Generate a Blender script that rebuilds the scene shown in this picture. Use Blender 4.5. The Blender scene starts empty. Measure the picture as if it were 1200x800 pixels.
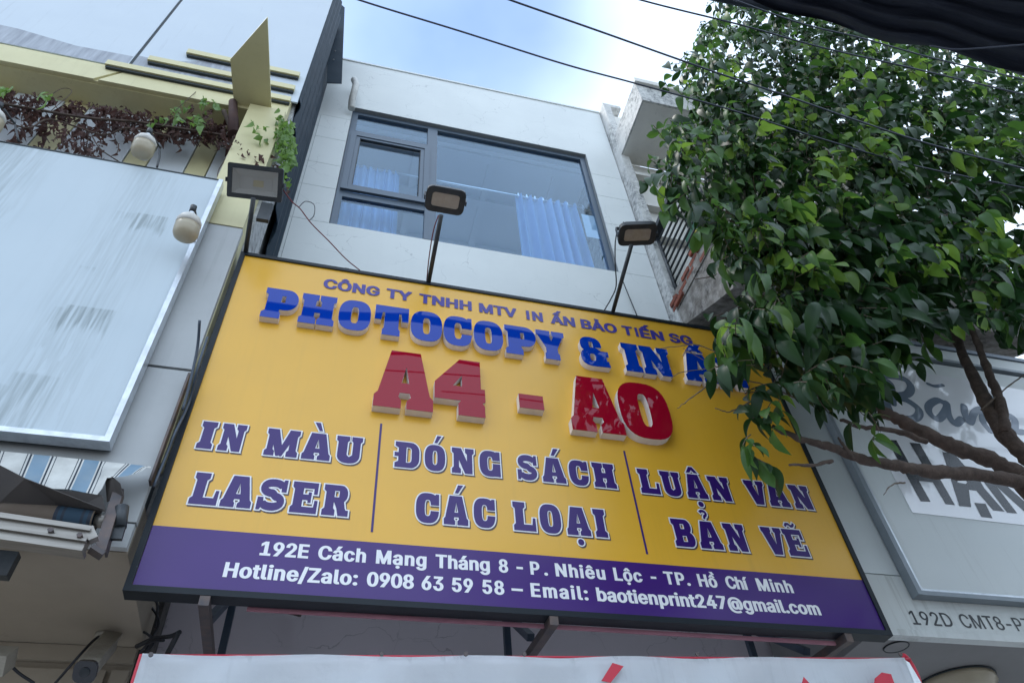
import bpy, bmesh, math, random
from mathutils import Vector, Matrix, noise
from mathutils.geometry import delaunay_2d_cdt
random.seed(7)
SC = bpy.context.scene
COL = SC.collection
# ------------------------------------------------------------------ camera
EYE = Vector((0, 0, 1.6))
RX = Vector((0.96701776, -0.24617249, -0.06538919))      # image right
RD = Vector((0.13727011, 0.71993738, -0.68032866))       # image down
RF = Vector((0.21455433, 0.64891392, 0.72998436))        # view axis
FL = 848.254
cam = bpy.data.cameras.new('camera')
cam.sensor_width = 36; cam.lens = FL / 1200 * 36; cam.clip_start = 0.05; cam.clip_end = 2000
co = bpy.data.objects.new('camera', cam); COL.objects.link(co)
co.matrix_world = Matrix(((RX.x, -RD.x, -RF.x, EYE.x), (RX.y, -RD.y, -RF.y, EYE.y), (RX.z, -RD.z, -RF.z, EYE.z), (0, 0, 0, 1)))
SC.camera = co
# ------------------------------------------------------------------ sky, sun, exposure
SUN_EL, SUN_AZ = math.radians(60), math.radians(292)     # azimuth from north (+Y), clockwise
wd = bpy.data.worlds.new('World'); SC.world = wd; wd.use_nodes = True
nt = wd.node_tree; nt.nodes.clear()
def nd(nt, t, **k):
    n = nt.nodes.new(t)
    for a, b in k.items():
        if a in n.inputs.keys() if isinstance(a, str) else False: n.inputs[a].default_value = b
        else: setattr(n, a, b)
    return n
def lk(nt, a, b): nt.links.new(a, b)
sky = nt.nodes.new('ShaderNodeTexSky'); sky.sky_type = 'NISHITA'; sky.sun_disc = False
sky.sun_elevation = SUN_EL; sky.sun_rotation = SUN_AZ; sky.air_density = 1.3; sky.dust_density = 0.2; sky.ozone_density = 2.5
tc = nt.nodes.new('ShaderNodeTexCoord')
mp = nt.nodes.new('ShaderNodeMapping'); mp.inputs['Scale'].default_value = (1, 1, 1.6); mp.inputs['Location'].default_value = (0.6, 0.2, 0.9)
nz = nt.nodes.new('ShaderNodeTexNoise'); nz.inputs['Scale'].default_value = 1.9; nz.inputs['Detail'].default_value = 5; nz.inputs['Roughness'].default_value = 0.45
# cloud cover: a break in the cloud (blue) over the roof of the middle house, cloud elsewhere
gd = nt.nodes.new('ShaderNodeVectorMath'); gd.operation = 'DOT_PRODUCT'; gd.inputs[1].default_value = (RX * (-125 / 848) + RD * (-400 / 848) + RF).normalized()
gm = nt.nodes.new('ShaderNodeMapRange'); gm.interpolation_type = 'SMOOTHSTEP'; gm.inputs['From Min'].default_value = math.cos(math.radians(18)); gm.inputs['From Max'].default_value = math.cos(math.radians(3)); gm.inputs['To Min'].default_value = 0.85; gm.inputs['To Max'].default_value = 0.0
nn_ = nt.nodes.new('ShaderNodeMath'); nn_.operation = 'MULTIPLY_ADD'; nn_.inputs[1].default_value = 1.3; nn_.inputs[2].default_value = -0.62
cr = nt.nodes.new('ShaderNodeMath'); cr.operation = 'ADD'; cr.use_clamp = True
mx = nt.nodes.new('ShaderNodeMixRGB'); mx.inputs[2].default_value = (6.4, 7.6, 9.1, 1)
bg = nt.nodes.new('ShaderNodeBackground'); bg.inputs['Strength'].default_value = 0.12
wo = nt.nodes.new('ShaderNodeOutputWorld')
lk(nt, tc.outputs['Generated'], mp.inputs['Vector']); lk(nt, mp.outputs[0], nz.inputs['Vector']); lk(nt, nz.outputs['Fac'], nn_.inputs[0]); lk(nt, tc.outputs['Generated'], gd.inputs[0]); lk(nt, gd.outputs['Value'], gm.inputs['Value']); lk(nt, gm.outputs[0], cr.inputs[0]); lk(nt, nn_.outputs[0], cr.inputs[1])
lk(nt, cr.outputs[0], mx.inputs[0]); lk(nt, sky.outputs[0], mx.inputs[1]); lk(nt, mx.outputs[0], bg.inputs[0]); lk(nt, bg.outputs[0], wo.inputs[0])
sun = bpy.data.lights.new('sun', 'SUN'); sun.energy = 1.5; sun.angle = math.radians(20); sun.color = (1, 0.96, 0.9)
so = bpy.data.objects.new('sun', sun); COL.objects.link(so)
sd = Vector((math.sin(SUN_AZ) * math.cos(SUN_EL), math.cos(SUN_AZ) * math.cos(SUN_EL), math.sin(SUN_EL)))
so.rotation_euler = sd.to_track_quat('Z', 'Y').to_euler()
SC.view_settings.view_transform = 'Standard'; SC.view_settings.look = 'None'; SC.view_settings.exposure = 1.10; SC.view_settings.gamma = 1
SC.cycles.max_bounces = 8; SC.cycles.transparent_max_bounces = 12
try: SC.cycles.use_denoising = True
except Exception: pass

# ------------------------------------------------------------------ survey helpers: where a sight line meets a wall of the street
def ray(x, y): return RX * ((x - 600) / FL) + RD * ((y - 400) / FL) + RF
def PY(x, y, Y):
    d = ray(x, y); return EYE + d * (Y / d.y)
def PX(x, y, X):
    d = ray(x, y); return EYE + d * (X / d.x)
def PZ(x, y, Z):
    d = ray(x, y); return EYE + d * ((Z - 1.6) / d.z)
def S(x, y, Y):
    p = PY(x, y, Y); return (p.x, p.z)

# ------------------------------------------------------------------ materials
def mat(name, c, c2=None, ns=3.0, lo=0.35, hi=0.7, rough=0.6, metal=0.0, bump=0.0, bs=40.0, coat=0.0, spec=0.5, streak=None, mold=None, crack=None, stretch=(1, 1, 1), trans=None, coatr=0.03):
    m = bpy.data.materials.new(name); m.use_nodes = True
    t = m.node_tree; b = t.nodes['Principled BSDF']
    b.inputs['Base Color'].default_value = (*c, 1); b.inputs['Roughness'].default_value = rough; b.inputs['Metallic'].default_value = metal
    b.inputs['Coat Weight'].default_value = coat; b.inputs['Coat Roughness'].default_value = coatr; b.inputs['Specular IOR Level'].default_value = spec
    tc = t.nodes.new('ShaderNodeTexCoord'); cur = None
    def noi(scale, st=(1, 1, 1), det=6, rg=0.6):
        mp = t.nodes.new('ShaderNodeMapping'); mp.inputs['Scale'].default_value = st
        n = t.nodes.new('ShaderNodeTexNoise'); n.inputs['Scale'].default_value = scale; n.inputs['Detail'].default_value = det; n.inputs['Roughness'].default_value = rg
        t.links.new(tc.outputs['Object'], mp.inputs[0]); t.links.new(mp.outputs[0], n.inputs['Vector']); return n.outputs['Fac']
    def ramp(src, a, b_):
        r = t.nodes.new('ShaderNodeMapRange'); r.inputs['From Min'].default_value = a; r.inputs['From Max'].default_value = b_; r.clamp = True
        t.links.new(src, r.inputs['Value']); return r.outputs[0]
    def mixc(fac, a, colr):
        x = t.nodes.new('ShaderNodeMixRGB')
        t.links.new(fac, x.inputs[0])
        if isinstance(a, tuple): x.inputs[1].default_value = (*a, 1)
        else: t.links.new(a, x.inputs[1])
        x.inputs[2].default_value = (*colr, 1); return x.outputs[0]
    def mul(a, b_):
        x = t.nodes.new('ShaderNodeMath'); x.operation = 'MULTIPLY'
        for i, v in enumerate((a, b_)):
            if isinstance(v, (int, float)): x.inputs[i].default_value = v
            else: t.links.new(v, x.inputs[i])
        return x.outputs[0]
    cur = tuple(c)
    if c2: cur = mixc(ramp(noi(ns, stretch), lo, hi), cur, c2)
    if streak:                                                 # rain streaks: (colour, threshold, strength)
        f = mul(ramp(noi(14, (1.3, 1.3, 0.06), 6, 0.7), streak[1] - .04, streak[1] + 0.18), ramp(noi(1.3, (1, 1, .5), 3), 0.40, 0.66))
        cur = mixc(mul(f, streak[2]), cur, streak[0])
    if mold:
        pm = t.nodes.new('ShaderNodeMath'); pm.operation = 'MULTIPLY_ADD'; pm.inputs[1].default_value = .8; pm.inputs[2].default_value = .2; t.links.new(ramp(noi(2.6, (1, 1, .6), 3), .42, .58), pm.inputs[0])
        f = mul(mul(ramp(noi(mold[3] if len(mold) > 3 else 9, (1, 1, 1), 9, 0.78), mold[1] - .03, mold[1] + 0.16), mold[2]), pm.outputs[0])
        cur = mixc(f, cur, mold[0])
    if crack:                                                  # hairline cracks
        n = t.nodes.new('ShaderNodeTexNoise'); n.inputs['Scale'].default_value = 2.5; n.inputs['Detail'].default_value = 5
        va = t.nodes.new('ShaderNodeVectorMath'); va.operation = 'MULTIPLY_ADD'; va.inputs[1].default_value = (0.7, 0.7, 0.7)
        v = t.nodes.new('ShaderNodeTexVoronoi'); v.feature = 'DISTANCE_TO_EDGE'; v.inputs['Scale'].default_value = crack[1]
        t.links.new(tc.outputs['Object'], n.inputs['Vector']); t.links.new(n.outputs['Color'], va.inputs[0]); t.links.new(tc.outputs['Object'], va.inputs[2]); t.links.new(va.outputs[0], v.inputs['Vector'])
        r = t.nodes.new('ShaderNodeMapRange'); r.inputs['From Min'].default_value = 0.0; r.inputs['From Max'].default_value = crack[2]; r.inputs['To Min'].default_value = 1; r.inputs['To Max'].default_value = 0
        t.links.new(v.outputs['Distance'], r.inputs['Value'])
        f = mul(mul(r.outputs[0], ramp(noi(1.7, (1, 1, 1), 4), 0.45, 0.62)), crack[3]); cur = mixc(f, cur, crack[0])
    if not isinstance(cur, tuple): t.links.new(cur, b.inputs['Base Color'])
    if bump:
        bp = t.nodes.new('ShaderNodeBump'); bp.inputs['Strength'].default_value = bump; bp.inputs['Distance'].default_value = 0.01
        t.links.new(noi(bs), bp.inputs['Height']); t.links.new(bp.outputs[0], b.inputs['Normal'])
    if rough > .1:
        rr = t.nodes.new('ShaderNodeMapRange'); rr.inputs['To Min'].default_value = rough - 0.06; rr.inputs['To Max'].default_value = min(1, rough + 0.1)
        t.links.new(noi(6), rr.inputs['Value']); t.links.new(rr.outputs[0], b.inputs['Roughness'])
    if trans:
        tr = t.nodes.new('ShaderNodeBsdfTranslucent'); tr.inputs[0].default_value = (*trans[0], 1)
        ms = t.nodes.new('ShaderNodeMixShader'); ms.inputs[0].default_value = trans[1]
        o = t.nodes['Material Output']
        t.links.new(b.outputs[0], ms.inputs[1]); t.links.new(tr.outputs[0], ms.inputs[2]); t.links.new(ms.outputs[0], o.inputs[0])
    return m
def glass(name, tint, base, rough=0.0, gcol=(1, 1, 1)):
    m = bpy.data.materials.new(name); m.use_nodes = True; t = m.node_tree; t.nodes.clear()
    o = t.nodes.new('ShaderNodeOutputMaterial'); g = t.nodes.new('ShaderNodeBsdfGlossy'); g.inputs['Roughness'].default_value = rough; g.inputs[0].default_value = (*gcol, 1)
    tr = t.nodes.new('ShaderNodeBsdfTransparent'); tr.inputs[0].default_value = (*tint, 1)
    ge = t.nodes.new('ShaderNodeNewGeometry'); dp = t.nodes.new('ShaderNodeVectorMath'); dp.operation = 'DOT_PRODUCT'
    ab = t.nodes.new('ShaderNodeMath'); ab.operation = 'ABSOLUTE'; om = t.nodes.new('ShaderNodeMath'); om.operation = 'SUBTRACT'; om.inputs[0].default_value = 1
    pw = t.nodes.new('ShaderNodeMath'); pw.operation = 'POWER'; pw.inputs[1].default_value = 5; f = t.nodes.new('ShaderNodeMath'); f.operation = 'MULTIPLY_ADD'; f.inputs[1].default_value = .96; f.inputs[2].default_value = .04
    t.links.new(ge.outputs['Normal'], dp.inputs[0]); t.links.new(ge.outputs['Incoming'], dp.inputs[1]); t.links.new(dp.outputs['Value'], ab.inputs[0]); t.links.new(ab.outputs[0], om.inputs[1]); t.links.new(om.outputs[0], pw.inputs[0]); t.links.new(pw.outputs[0], f.inputs[0])
    a = t.nodes.new('ShaderNodeMath'); a.operation = 'ADD'; a.use_clamp = True; a.inputs[1].default_value = base
    ms = t.nodes.new('ShaderNodeMixShader')
    t.links.new(f.outputs[0], a.inputs[0]); t.links.new(a.outputs[0], ms.inputs[0]); t.links.new(tr.outputs[0], ms.inputs[1]); t.links.new(g.outputs[0], ms.inputs[2]); t.links.new(ms.outputs[0], o.inputs[0])
    return m
GR = (0.10, 0.10, 0.10)
M = dict(
    yellow=mat('yellow_vinyl', (0.76, 0.41, 0.030), (0.70, 0.38, 0.032), 1.3, rough=0.32, spec=0.5, coat=0.3, coatr=0.2, streak=((0.52, 0.30, 0.04), 0.56, 0.35)),
    purple=mat('purple_vinyl', (0.046, 0.008, 0.155), (0.041, 0.008, 0.145), 3, rough=0.3, spec=0.45, coat=0.10, coatr=0.15),
    purple_ink=mat('purple_ink', (0.034, 0.009, 0.135), rough=0.3, spec=0.4, coat=0.08, coatr=0.16),
    blue_ink=mat('blue_violet_ink', (0.040, 0.030, 0.25), rough=0.35),
    white_ink=mat('white_ink', (0.78, 0.78, 0.80), rough=0.35, coat=0.1),
    shadow_ink=mat('brown_ink', (0.07, 0.045, 0.05), rough=0.4),
    blue=mat('blue_acrylic', (0.001, 0.036, 0.33), rough=0.02, spec=0.38),
    red=mat('red_acrylic', (0.30, 0.003, 0.018), rough=0.02, spec=0.35),
    side=mat('letter_side', (0.84, 0.78, 0.77), (0.74, 0.68, 0.67), 9, rough=0.5),
    black=mat('black_steel', (0.018, 0.024, 0.030), (0.04, 0.045, 0.05), 20, rough=0.45),
    black_scuff=mat('black_scuffed_steel', (0.005, 0.010, 0.016), rough=0.45, spec=0.3, mold=((0.3, 0.33, 0.35), 0.70, 0.8, 22)),
    facade=mat('painted_facade', (0.70, 0.735, 0.73), (0.645, 0.68, 0.68), 1.2, rough=0.7, bump=0.08, bs=60, crack=((0.22, 0.24, 0.26), 1.6, 0.008, 0.6), streak=((0.42, 0.45, 0.45), 0.60, 0.25)),
    joint=mat('joint_grout', (0.30, 0.32, 0.33), rough=0.9),
    lower_wall=mat('lower_wall_paint', (0.62, 0.55, 0.58), (0.55, 0.49, 0.52), 1.0, rough=0.8, crack=((0.18, 0.16, 0.17), 2.0, 0.012, 0.7), mold=((0.2, 0.17, 0.16), 0.66, 0.6, 3)),
    alu=mat('grey_aluminium_frame', (0.085, 0.115, 0.155), (0.10, 0.135, 0.175), 6, rough=0.4, metal=0.2),
    glassw=glass('window_glass', (0.84, 0.93, 1.0), 0.02, 0.0, (0.75, 0.88, 1.0)),
    curtain=mat('blue_curtain', (0.36, 0.52, 0.78), (0.30, 0.46, 0.72), 4, rough=0.85, trans=((0.4, 0.55, 0.8), 0.45)),
    ceiling=mat('room_ceiling', (0.62, 0.66, 0.70), rough=0.8), room=mat('room_wall', (0.5, 0.55, 0.6), rough=0.9),
    chrome=mat('curtain_rail', (0.8, 0.82, 0.85), rough=0.3, metal=0.6),
    panel=mat('white_sign_panel', (0.475, 0.55, 0.60), (0.51, 0.58, 0.625), 0.9, rough=0.5, spec=0.35, streak=((0.40, 0.44, 0.46), 0.57, 0.22)),
    panel_up=mat('white_upper_panel', (0.49, 0.55, 0.61), (0.53, 0.59, 0.64), 0.8, rough=0.45, streak=((0.25, 0.27, 0.3), 0.62, 0.5)),
    grime=mat('panel_grime', (0.26, 0.28, 0.32), (0.42, 0.45, 0.50), 22, rough=0.6, stretch=(1, 1, 0.1)),
    smear=mat('smear', (0.36, 0.41, 0.43), (0.52, 0.57, 0.6), 26, rough=0.6, stretch=(1, 1, 0.08)),
    silver=mat('silver_trim', (0.62, 0.66, 0.70), (0.45, 0.48, 0.52), 12, rough=0.3, metal=0.7),
    grey_fascia=mat('grey_fascia', (0.38, 0.395, 0.40), (0.45, 0.465, 0.47), 1.6, rough=0.5, streak=((0.20, 0.205, 0.21), 0.55, 0.45), mold=((0.24, 0.24, 0.24), 0.62, 0.5, 5)),
    ybeige=mat('pale_yellow_cladding', (0.62, 0.57, 0.33), (0.56, 0.51, 0.29), 2.5, rough=0.5, streak=((0.35, 0.31, 0.17), 0.58, 0.5), mold=((0.25, 0.22, 0.12), 0.70, 0.6, 7)),
    white_clad=mat('white_cladding', (0.62, 0.66, 0.70), (0.55, 0.59, 0.62), 2, rough=0.5, streak=((0.25, 0.26, 0.27), 0.6, 0.6)),
    dark_joint=mat('dark_joint', (0.02, 0.03, 0.035), rough=0.6),
    sheet=mat('dark_blue_sheet', (0.006, 0.018, 0.032), (0.009, 0.024, 0.04), 4, rough=0.55, spec=0.15, mold=((0.15, 0.18, 0.2), 0.74, 0.5, 8)),
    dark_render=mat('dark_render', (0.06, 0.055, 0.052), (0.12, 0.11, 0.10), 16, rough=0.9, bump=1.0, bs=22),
    rough_wall=mat('rough_render', (0.32, 0.33, 0.34), (0.55, 0.56, 0.57), 16, rough=0.8, bump=1.0, bs=22, mold=((0.05, 0.05, 0.05), 0.5, 0.85, 12)),
    soffit=mat('beige_soffit', (0.36, 0.305, 0.235), (0.29, 0.25, 0.20), 1.3, rough=0.85, bump=0.1, mold=((0.09, 0.08, 0.07), 0.62, 0.6, 2.4)),
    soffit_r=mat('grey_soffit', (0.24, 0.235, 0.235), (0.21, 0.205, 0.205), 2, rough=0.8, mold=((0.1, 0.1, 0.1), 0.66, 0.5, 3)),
    moldy=mat('moldy_white_concrete', (0.66, 0.66, 0.64), (0.54, 0.54, 0.53), 4, rough=0.85, bump=0.5, bs=30, mold=((0.07, 0.08, 0.09), 0.46, 0.85, 18)),
    dirty_white=mat('dirty_white_plaster', (0.74, 0.73, 0.69), (0.64, 0.63, 0.60), 3, rough=0.85, bump=0.25, bs=25, mold=((0.12, 0.12, 0.12), 0.60, 0.75, 5)),
    concrete=mat('bare_concrete', (0.20, 0.18, 0.16), (0.38, 0.36, 0.34), 9, rough=0.95, bump=1.0, bs=14, mold=((0.04, 0.035, 0.03), 0.48, 0.9, 10)),
    brick=mat('red_brick', (0.30, 0.085, 0.05), (0.17, 0.06, 0.045), 12, rough=0.95, bump=1.0, bs=30, mold=((0.09, 0.07, 0.065), 0.50, 0.9, 14)),
    fascia_r=mat('grey_green_fascia', (0.62, 0.665, 0.67), (0.66, 0.70, 0.70), 1.5, rough=0.5, coat=0.1, coatr=0.2, streak=((0.28, 0.29, 0.27), 0.6, 0.55)),
    fascia_low=mat('stained_fascia', (0.60, 0.635, 0.63), (0.64, 0.665, 0.65), 2, rough=0.6, streak=((0.18, 0.18, 0.15), 0.50, 0.6), mold=((0.1, 0.1, 0.1), 0.68, 0.7, 6)),
    pale_frame=mat('pale_aluminium', (0.20, 0.235, 0.26), (0.24, 0.27, 0.30), 8, rough=0.4, metal=0.2),
    poster=mat('glossy_white_poster', (0.82, 0.83, 0.87), (0.78, 0.80, 0.84), 2, rough=0.10, coat=0.6, coatr=0.02, bump=0.12, bs=2),
    grey_ink=mat('slate_ink', (0.13, 0.17, 0.23), rough=0.2, spec=0.4, coat=0.3, coatr=0.02, bump=0.2, bs=3),
    dark_ink=mat('charcoal_ink', (0.014, 0.018, 0.024), rough=0.25, spec=0.3, coat=0.1, coatr=0.05),
    number=mat('black_paint', (0.015, 0.018, 0.022), rough=0.4),
    banner=mat('banner_cloth', (0.80, 0.83, 0.86), (0.74, 0.78, 0.82), 3, rough=0.45, bump=0.9, bs=4, coat=0.3, coatr=0.2, streak=((0.5, 0.52, 0.55), 0.58, 0.5)),
    red_cloth=mat('red_border', (0.50, 0.02, 0.045), rough=0.5), pink=mat('pink_cloth', (0.42, 0.19, 0.23), (0.3, 0.13, 0.17), 4, rough=0.7),
    steel=mat('weathered_steel_tube', (0.075, 0.07, 0.075), (0.14, 0.10, 0.085), 14, rough=0.5, metal=0.5),
    blue_steel=mat('blue_grey_tube', (0.035, 0.055, 0.085), (0.06, 0.075, 0.1), 10, rough=0.5),
    cream=mat('frosted_cream_plastic', (0.52, 0.46, 0.34), (0.44, 0.38, 0.27), 5, rough=0.35, coat=0.3, trans=((0.6, 0.5, 0.35), 0.2)),
    white_plastic=mat('white_plastic', (0.62, 0.60, 0.56), (0.5, 0.48, 0.44), 8, rough=0.4),
    reflector=mat('lamp_reflector', (0.62, 0.62, 0.60), rough=0.35, metal=0.2), led=mat('led_plate', (0.62, 0.55, 0.36), rough=0.5),
    lens=mat('frosted_lens', (0.36, 0.31, 0.26), (0.42, 0.37, 0.31), 30, rough=0.35, coat=0.4),
    lens_glass=glass('lamp_glass', (0.92, 0.92, 0.92), 0.03),
    pipe=mat('white_pipe', (0.60, 0.60, 0.57), (0.4, 0.4, 0.38), 12, rough=0.5),
    cable=mat('black_cable', (0.016, 0.018, 0.024), (0.03, 0.032, 0.04), 10, rough=0.5), cable_red=mat('red_wire', (0.16, 0.015, 0.02), rough=0.5),
    cable_sky=mat('grey_overhead_cable', (0.045, 0.055, 0.085), rough=0.5),
    cloth=mat('navy_shade_cloth', (0.014, 0.020, 0.040), (0.03, 0.036, 0.055), 30, rough=0.85, stretch=(0.15, 3, 3), bump=0.4, bs=80),
    bark=mat('brown_bark', (0.060, 0.042, 0.034), (0.115, 0.082, 0.066), 18, rough=0.9, bump=1.0, bs=35, mold=((0.03, 0.025, 0.02), 0.58, 0.8, 14)),
    twig=mat('twig', (0.10, 0.075, 0.055), (0.16, 0.12, 0.09), 20, rough=0.85),
    dead=mat('dead_leaf', (0.055, 0.030, 0.030), (0.12, 0.062, 0.05), 6, rough=0.8, trans=((0.12, 0.05, 0.04), 0.2)),
    vine_green=mat('vine_leaf', (0.10, 0.20, 0.045), (0.18, 0.30, 0.07), 7, rough=0.5, trans=((0.25, 0.42, 0.08), 0.35)),
    stripe_w=mat('awning_white', (0.58, 0.58, 0.55), (0.40, 0.40, 0.38), 7, rough=0.7), stripe_b=mat('awning_blue', (0.13, 0.225, 0.315), (0.20, 0.27, 0.33), 7, rough=0.7),
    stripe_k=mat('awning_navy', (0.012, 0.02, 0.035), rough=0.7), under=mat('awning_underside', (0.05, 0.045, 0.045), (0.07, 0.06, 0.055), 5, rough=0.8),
    roll_c=mat('rolled_tan_fabric', (0.10, 0.075, 0.055), (0.13, 0.10, 0.08), 6, rough=0.85), roll_b=mat('rolled_blue_fabric', (0.018, 0.045, 0.075), rough=0.85),
    alu_bar=mat('dull_aluminium', (0.24, 0.22, 0.20), (0.34, 0.32, 0.29), 10, rough=0.42, metal=0.6, stretch=(0.2, 4, 4)),
    cctv=mat('aged_camera_shell', (0.24, 0.22, 0.18), (0.34, 0.31, 0.26), 12, rough=0.5, mold=((0.05, 0.05, 0.04), 0.58, 0.8, 25)), cctv_face=mat('camera_front', (0.01, 0.012, 0.02), rough=0.15, coat=0.8),
    green_cloth=mat('green_fabric', (0.04, 0.16, 0.11), rough=0.8), yellow_plant=mat('yellow_bucket', (0.45, 0.38, 0.05), rough=0.6), blue_plastic=mat('blue_plastic', (0.02, 0.05, 0.16), rough=0.4),
    pavement=mat('pavement', (0.38, 0.37, 0.36), (0.32, 0.31, 0.30), 6, rough=0.9), asphalt=mat('asphalt', (0.05, 0.05, 0.052), (0.065, 0.065, 0.066), 40, rough=0.9), ground=mat('ground', (0.18, 0.17, 0.16), rough=0.95),
)
def leafmat(name, c, c2, tr, trf, rough=0.32):
    m = bpy.data.materials.new(name); m.use_nodes = True; t = m.node_tree; b = t.nodes['Principled BSDF']
    ge = t.nodes.new('ShaderNodeNewGeometry'); n = t.nodes.new('ShaderNodeTexNoise'); n.inputs['Scale'].default_value = 6; n.inputs['Detail'].default_value = 3
    r = t.nodes.new('ShaderNodeMapRange'); r.inputs['From Min'].default_value = 0.35; r.inputs['From Max'].default_value = 0.65
    x = t.nodes.new('ShaderNodeMixRGB'); x.inputs[1].default_value = (*c, 1); x.inputs[2].default_value = (*c2, 1)
    t.links.new(ge.outputs['Position'], n.inputs['Vector']); t.links.new(n.outputs['Fac'], r.inputs['Value']); t.links.new(r.outputs[0], x.inputs[0]); t.links.new(x.outputs[0], b.inputs['Base Color'])
    b.inputs['Roughness'].default_value = rough + .10; b.inputs['Specular IOR Level'].default_value = 0.24
    q = t.nodes.new('ShaderNodeBsdfTranslucent'); q.inputs[0].default_value = (*tr, 1); ms = t.nodes.new('ShaderNodeMixShader'); ms.inputs[0].default_value = trf
    t.links.new(b.outputs[0], ms.inputs[1]); t.links.new(q.outputs[0], ms.inputs[2]); t.links.new(ms.outputs[0], t.nodes['Material Output'].inputs[0]); return m
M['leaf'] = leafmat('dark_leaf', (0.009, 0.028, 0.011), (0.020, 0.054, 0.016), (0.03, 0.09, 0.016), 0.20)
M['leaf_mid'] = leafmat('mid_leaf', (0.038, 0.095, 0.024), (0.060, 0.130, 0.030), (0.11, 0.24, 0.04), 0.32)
M['leaf_backlit'] = leafmat('young_backlit_leaf', (0.09, 0.18, 0.03), (0.13, 0.22, 0.04), (0.26, 0.42, 0.06), 0.45)  # young leaves, with the glow of backlight put into their paler colour

# ------------------------------------------------------------------ objects
class Thing:
    def __init__(s, name, loc, label, cat, group=None, kind=None):
        s.o = bpy.data.objects.new(name, None); COL.objects.link(s.o); s.L = Vector(loc); s.o.location = s.L; s.o.empty_display_size = 0.1
        s.o['label'] = label; s.o['category'] = cat
        if group: s.o['group'] = group
        if kind: s.o['kind'] = kind
    def part(s, name, bm, m, parent=None, label=None, kind=None, smooth=False):
        o = link(name, bm, m, s.L, smooth); o.parent = parent or s.o
        if parent is not None: pass
        o.location = (0, 0, 0)
        if label: o['label'] = label
        if kind: o['kind'] = kind
        return o
def link(name, bm, m, origin=(0, 0, 0), smooth=False):
    origin = Vector(origin)
    me = bpy.data.meshes.new(name)
    if isinstance(bm, bmesh.types.BMesh):
        bmesh.ops.translate(bm, verts=bm.verts, vec=-origin)
        bm.normal_update(); bm.to_mesh(me); bm.free()
    else:
        me.from_pydata([Vector(v) - origin for v in bm[0]], [], bm[1]); me.update()
    for x in (m if isinstance(m, (list, tuple)) else [m]): me.materials.append(M[x] if isinstance(x, str) else x)
    if smooth:
        for p in me.polygons: p.use_smooth = True
    o = bpy.data.objects.new(name, me); COL.objects.link(o); o.location = origin; return o
def single(name, bm, m, label, cat, group=None, kind=None, smooth=False, origin=None):
    if origin is None:
        bm.verts.ensure_lookup_table(); vs = [v.co for v in bm.verts]
        origin = Vector((sum(v.x for v in vs) / len(vs), sum(v.y for v in vs) / len(vs), min(v.z for v in vs)))
    o = link(name, bm, m, origin, smooth)
    if label: o['label'] = label
    if cat: o['category'] = cat
    if group: o['group'] = group
    if kind: o['kind'] = kind
    return o
def nb(): return bmesh.new()
def box(bm, x0, x1, y0, y1, z0, z1, bev=0.0, mi=0):
    r = bmesh.ops.create_cube(bm, size=1)['verts']
    for v in r: v.co = Vector((x0 + (v.co.x + .5) * (x1 - x0), y0 + (v.co.y + .5) * (y1 - y0), z0 + (v.co.z + .5) * (z1 - z0)))
    if bev:
        es = list({e for v in r for e in v.link_edges}); res = bmesh.ops.bevel(bm, geom=es, offset=bev, segments=1, affect='EDGES', profile=0.5)
        for f in res['faces']: f.material_index = mi
    if mi:
        for v in r:
            if v.is_valid:
                for f in v.link_faces: f.material_index = mi
    return bm
def bx(*a, **k): return box(nb(), *a, **k)
def prism(bm, poly, ax, a0, a1, mi=0):
    """poly in the two other axes; extruded along axis ax ('x','y','z') from a0 to a1"""
    def mk(p, a):
        u, v = p; return {'y': (u, a, v), 'x': (a, u, v), 'z': (u, v, a)}[ax]
    A = [bm.verts.new(mk(p, a0)) for p in poly]; B = [bm.verts.new(mk(p, a1)) for p in poly]
    n = len(poly); fs = [bm.faces.new(A), bm.faces.new(B[::-1])] + [bm.faces.new((A[i], B[i], B[(i + 1) % n], A[(i + 1) % n])) for i in range(n)]
    for f in fs: f.material_index = mi
    bmesh.ops.recalc_face_normals(bm, faces=fs); return bm
def frame_y(bm, x0, x1, z0, z1, w, y0, y1):
    """four butted bars round a rectangle in the wall plane"""
    box(bm, x0, x0 + w, y0, y1, z0, z1); box(bm, x1 - w, x1, y0, y1, z0, z1)
    box(bm, x0 + w, x1 - w, y0, y1, z0, z0 + w); box(bm, x0 + w, x1 - w, y0, y1, z1 - w, z1); return bm
def tube(bm, pts, r, seg=8, cap=True, mi=0):
    pts = [Vector(p) for p in pts]; rings = []; prev = None
    for i, p in enumerate(pts):
        d = (pts[min(i + 1, len(pts) - 1)] - pts[max(i - 1, 0)]).normalized()
        if prev is None:
            a = Vector((0, 0, 1)) if abs(d.z) < 0.9 else Vector((1, 0, 0)); u = d.cross(a).normalized()
        else: u = (prev - d * prev.dot(d)).normalized()
        prev = u; v = d.cross(u); rr = r[i] if isinstance(r, (list, tuple)) else r
        rings.append([bm.verts.new(p + (u * math.cos(2 * math.pi * k / seg) + v * math.sin(2 * math.pi * k / seg)) * rr) for k in range(seg)])
    for a, b in zip(rings, rings[1:]):
        for k in range(seg):
            f = bm.faces.new((a[k], a[(k + 1) % seg], b[(k + 1) % seg], b[k])); f.smooth = seg > 4; f.material_index = mi
    if cap: bm.faces.new(rings[0][::-1]).material_index = mi; bm.faces.new(rings[-1]).material_index = mi
    return bm
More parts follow.
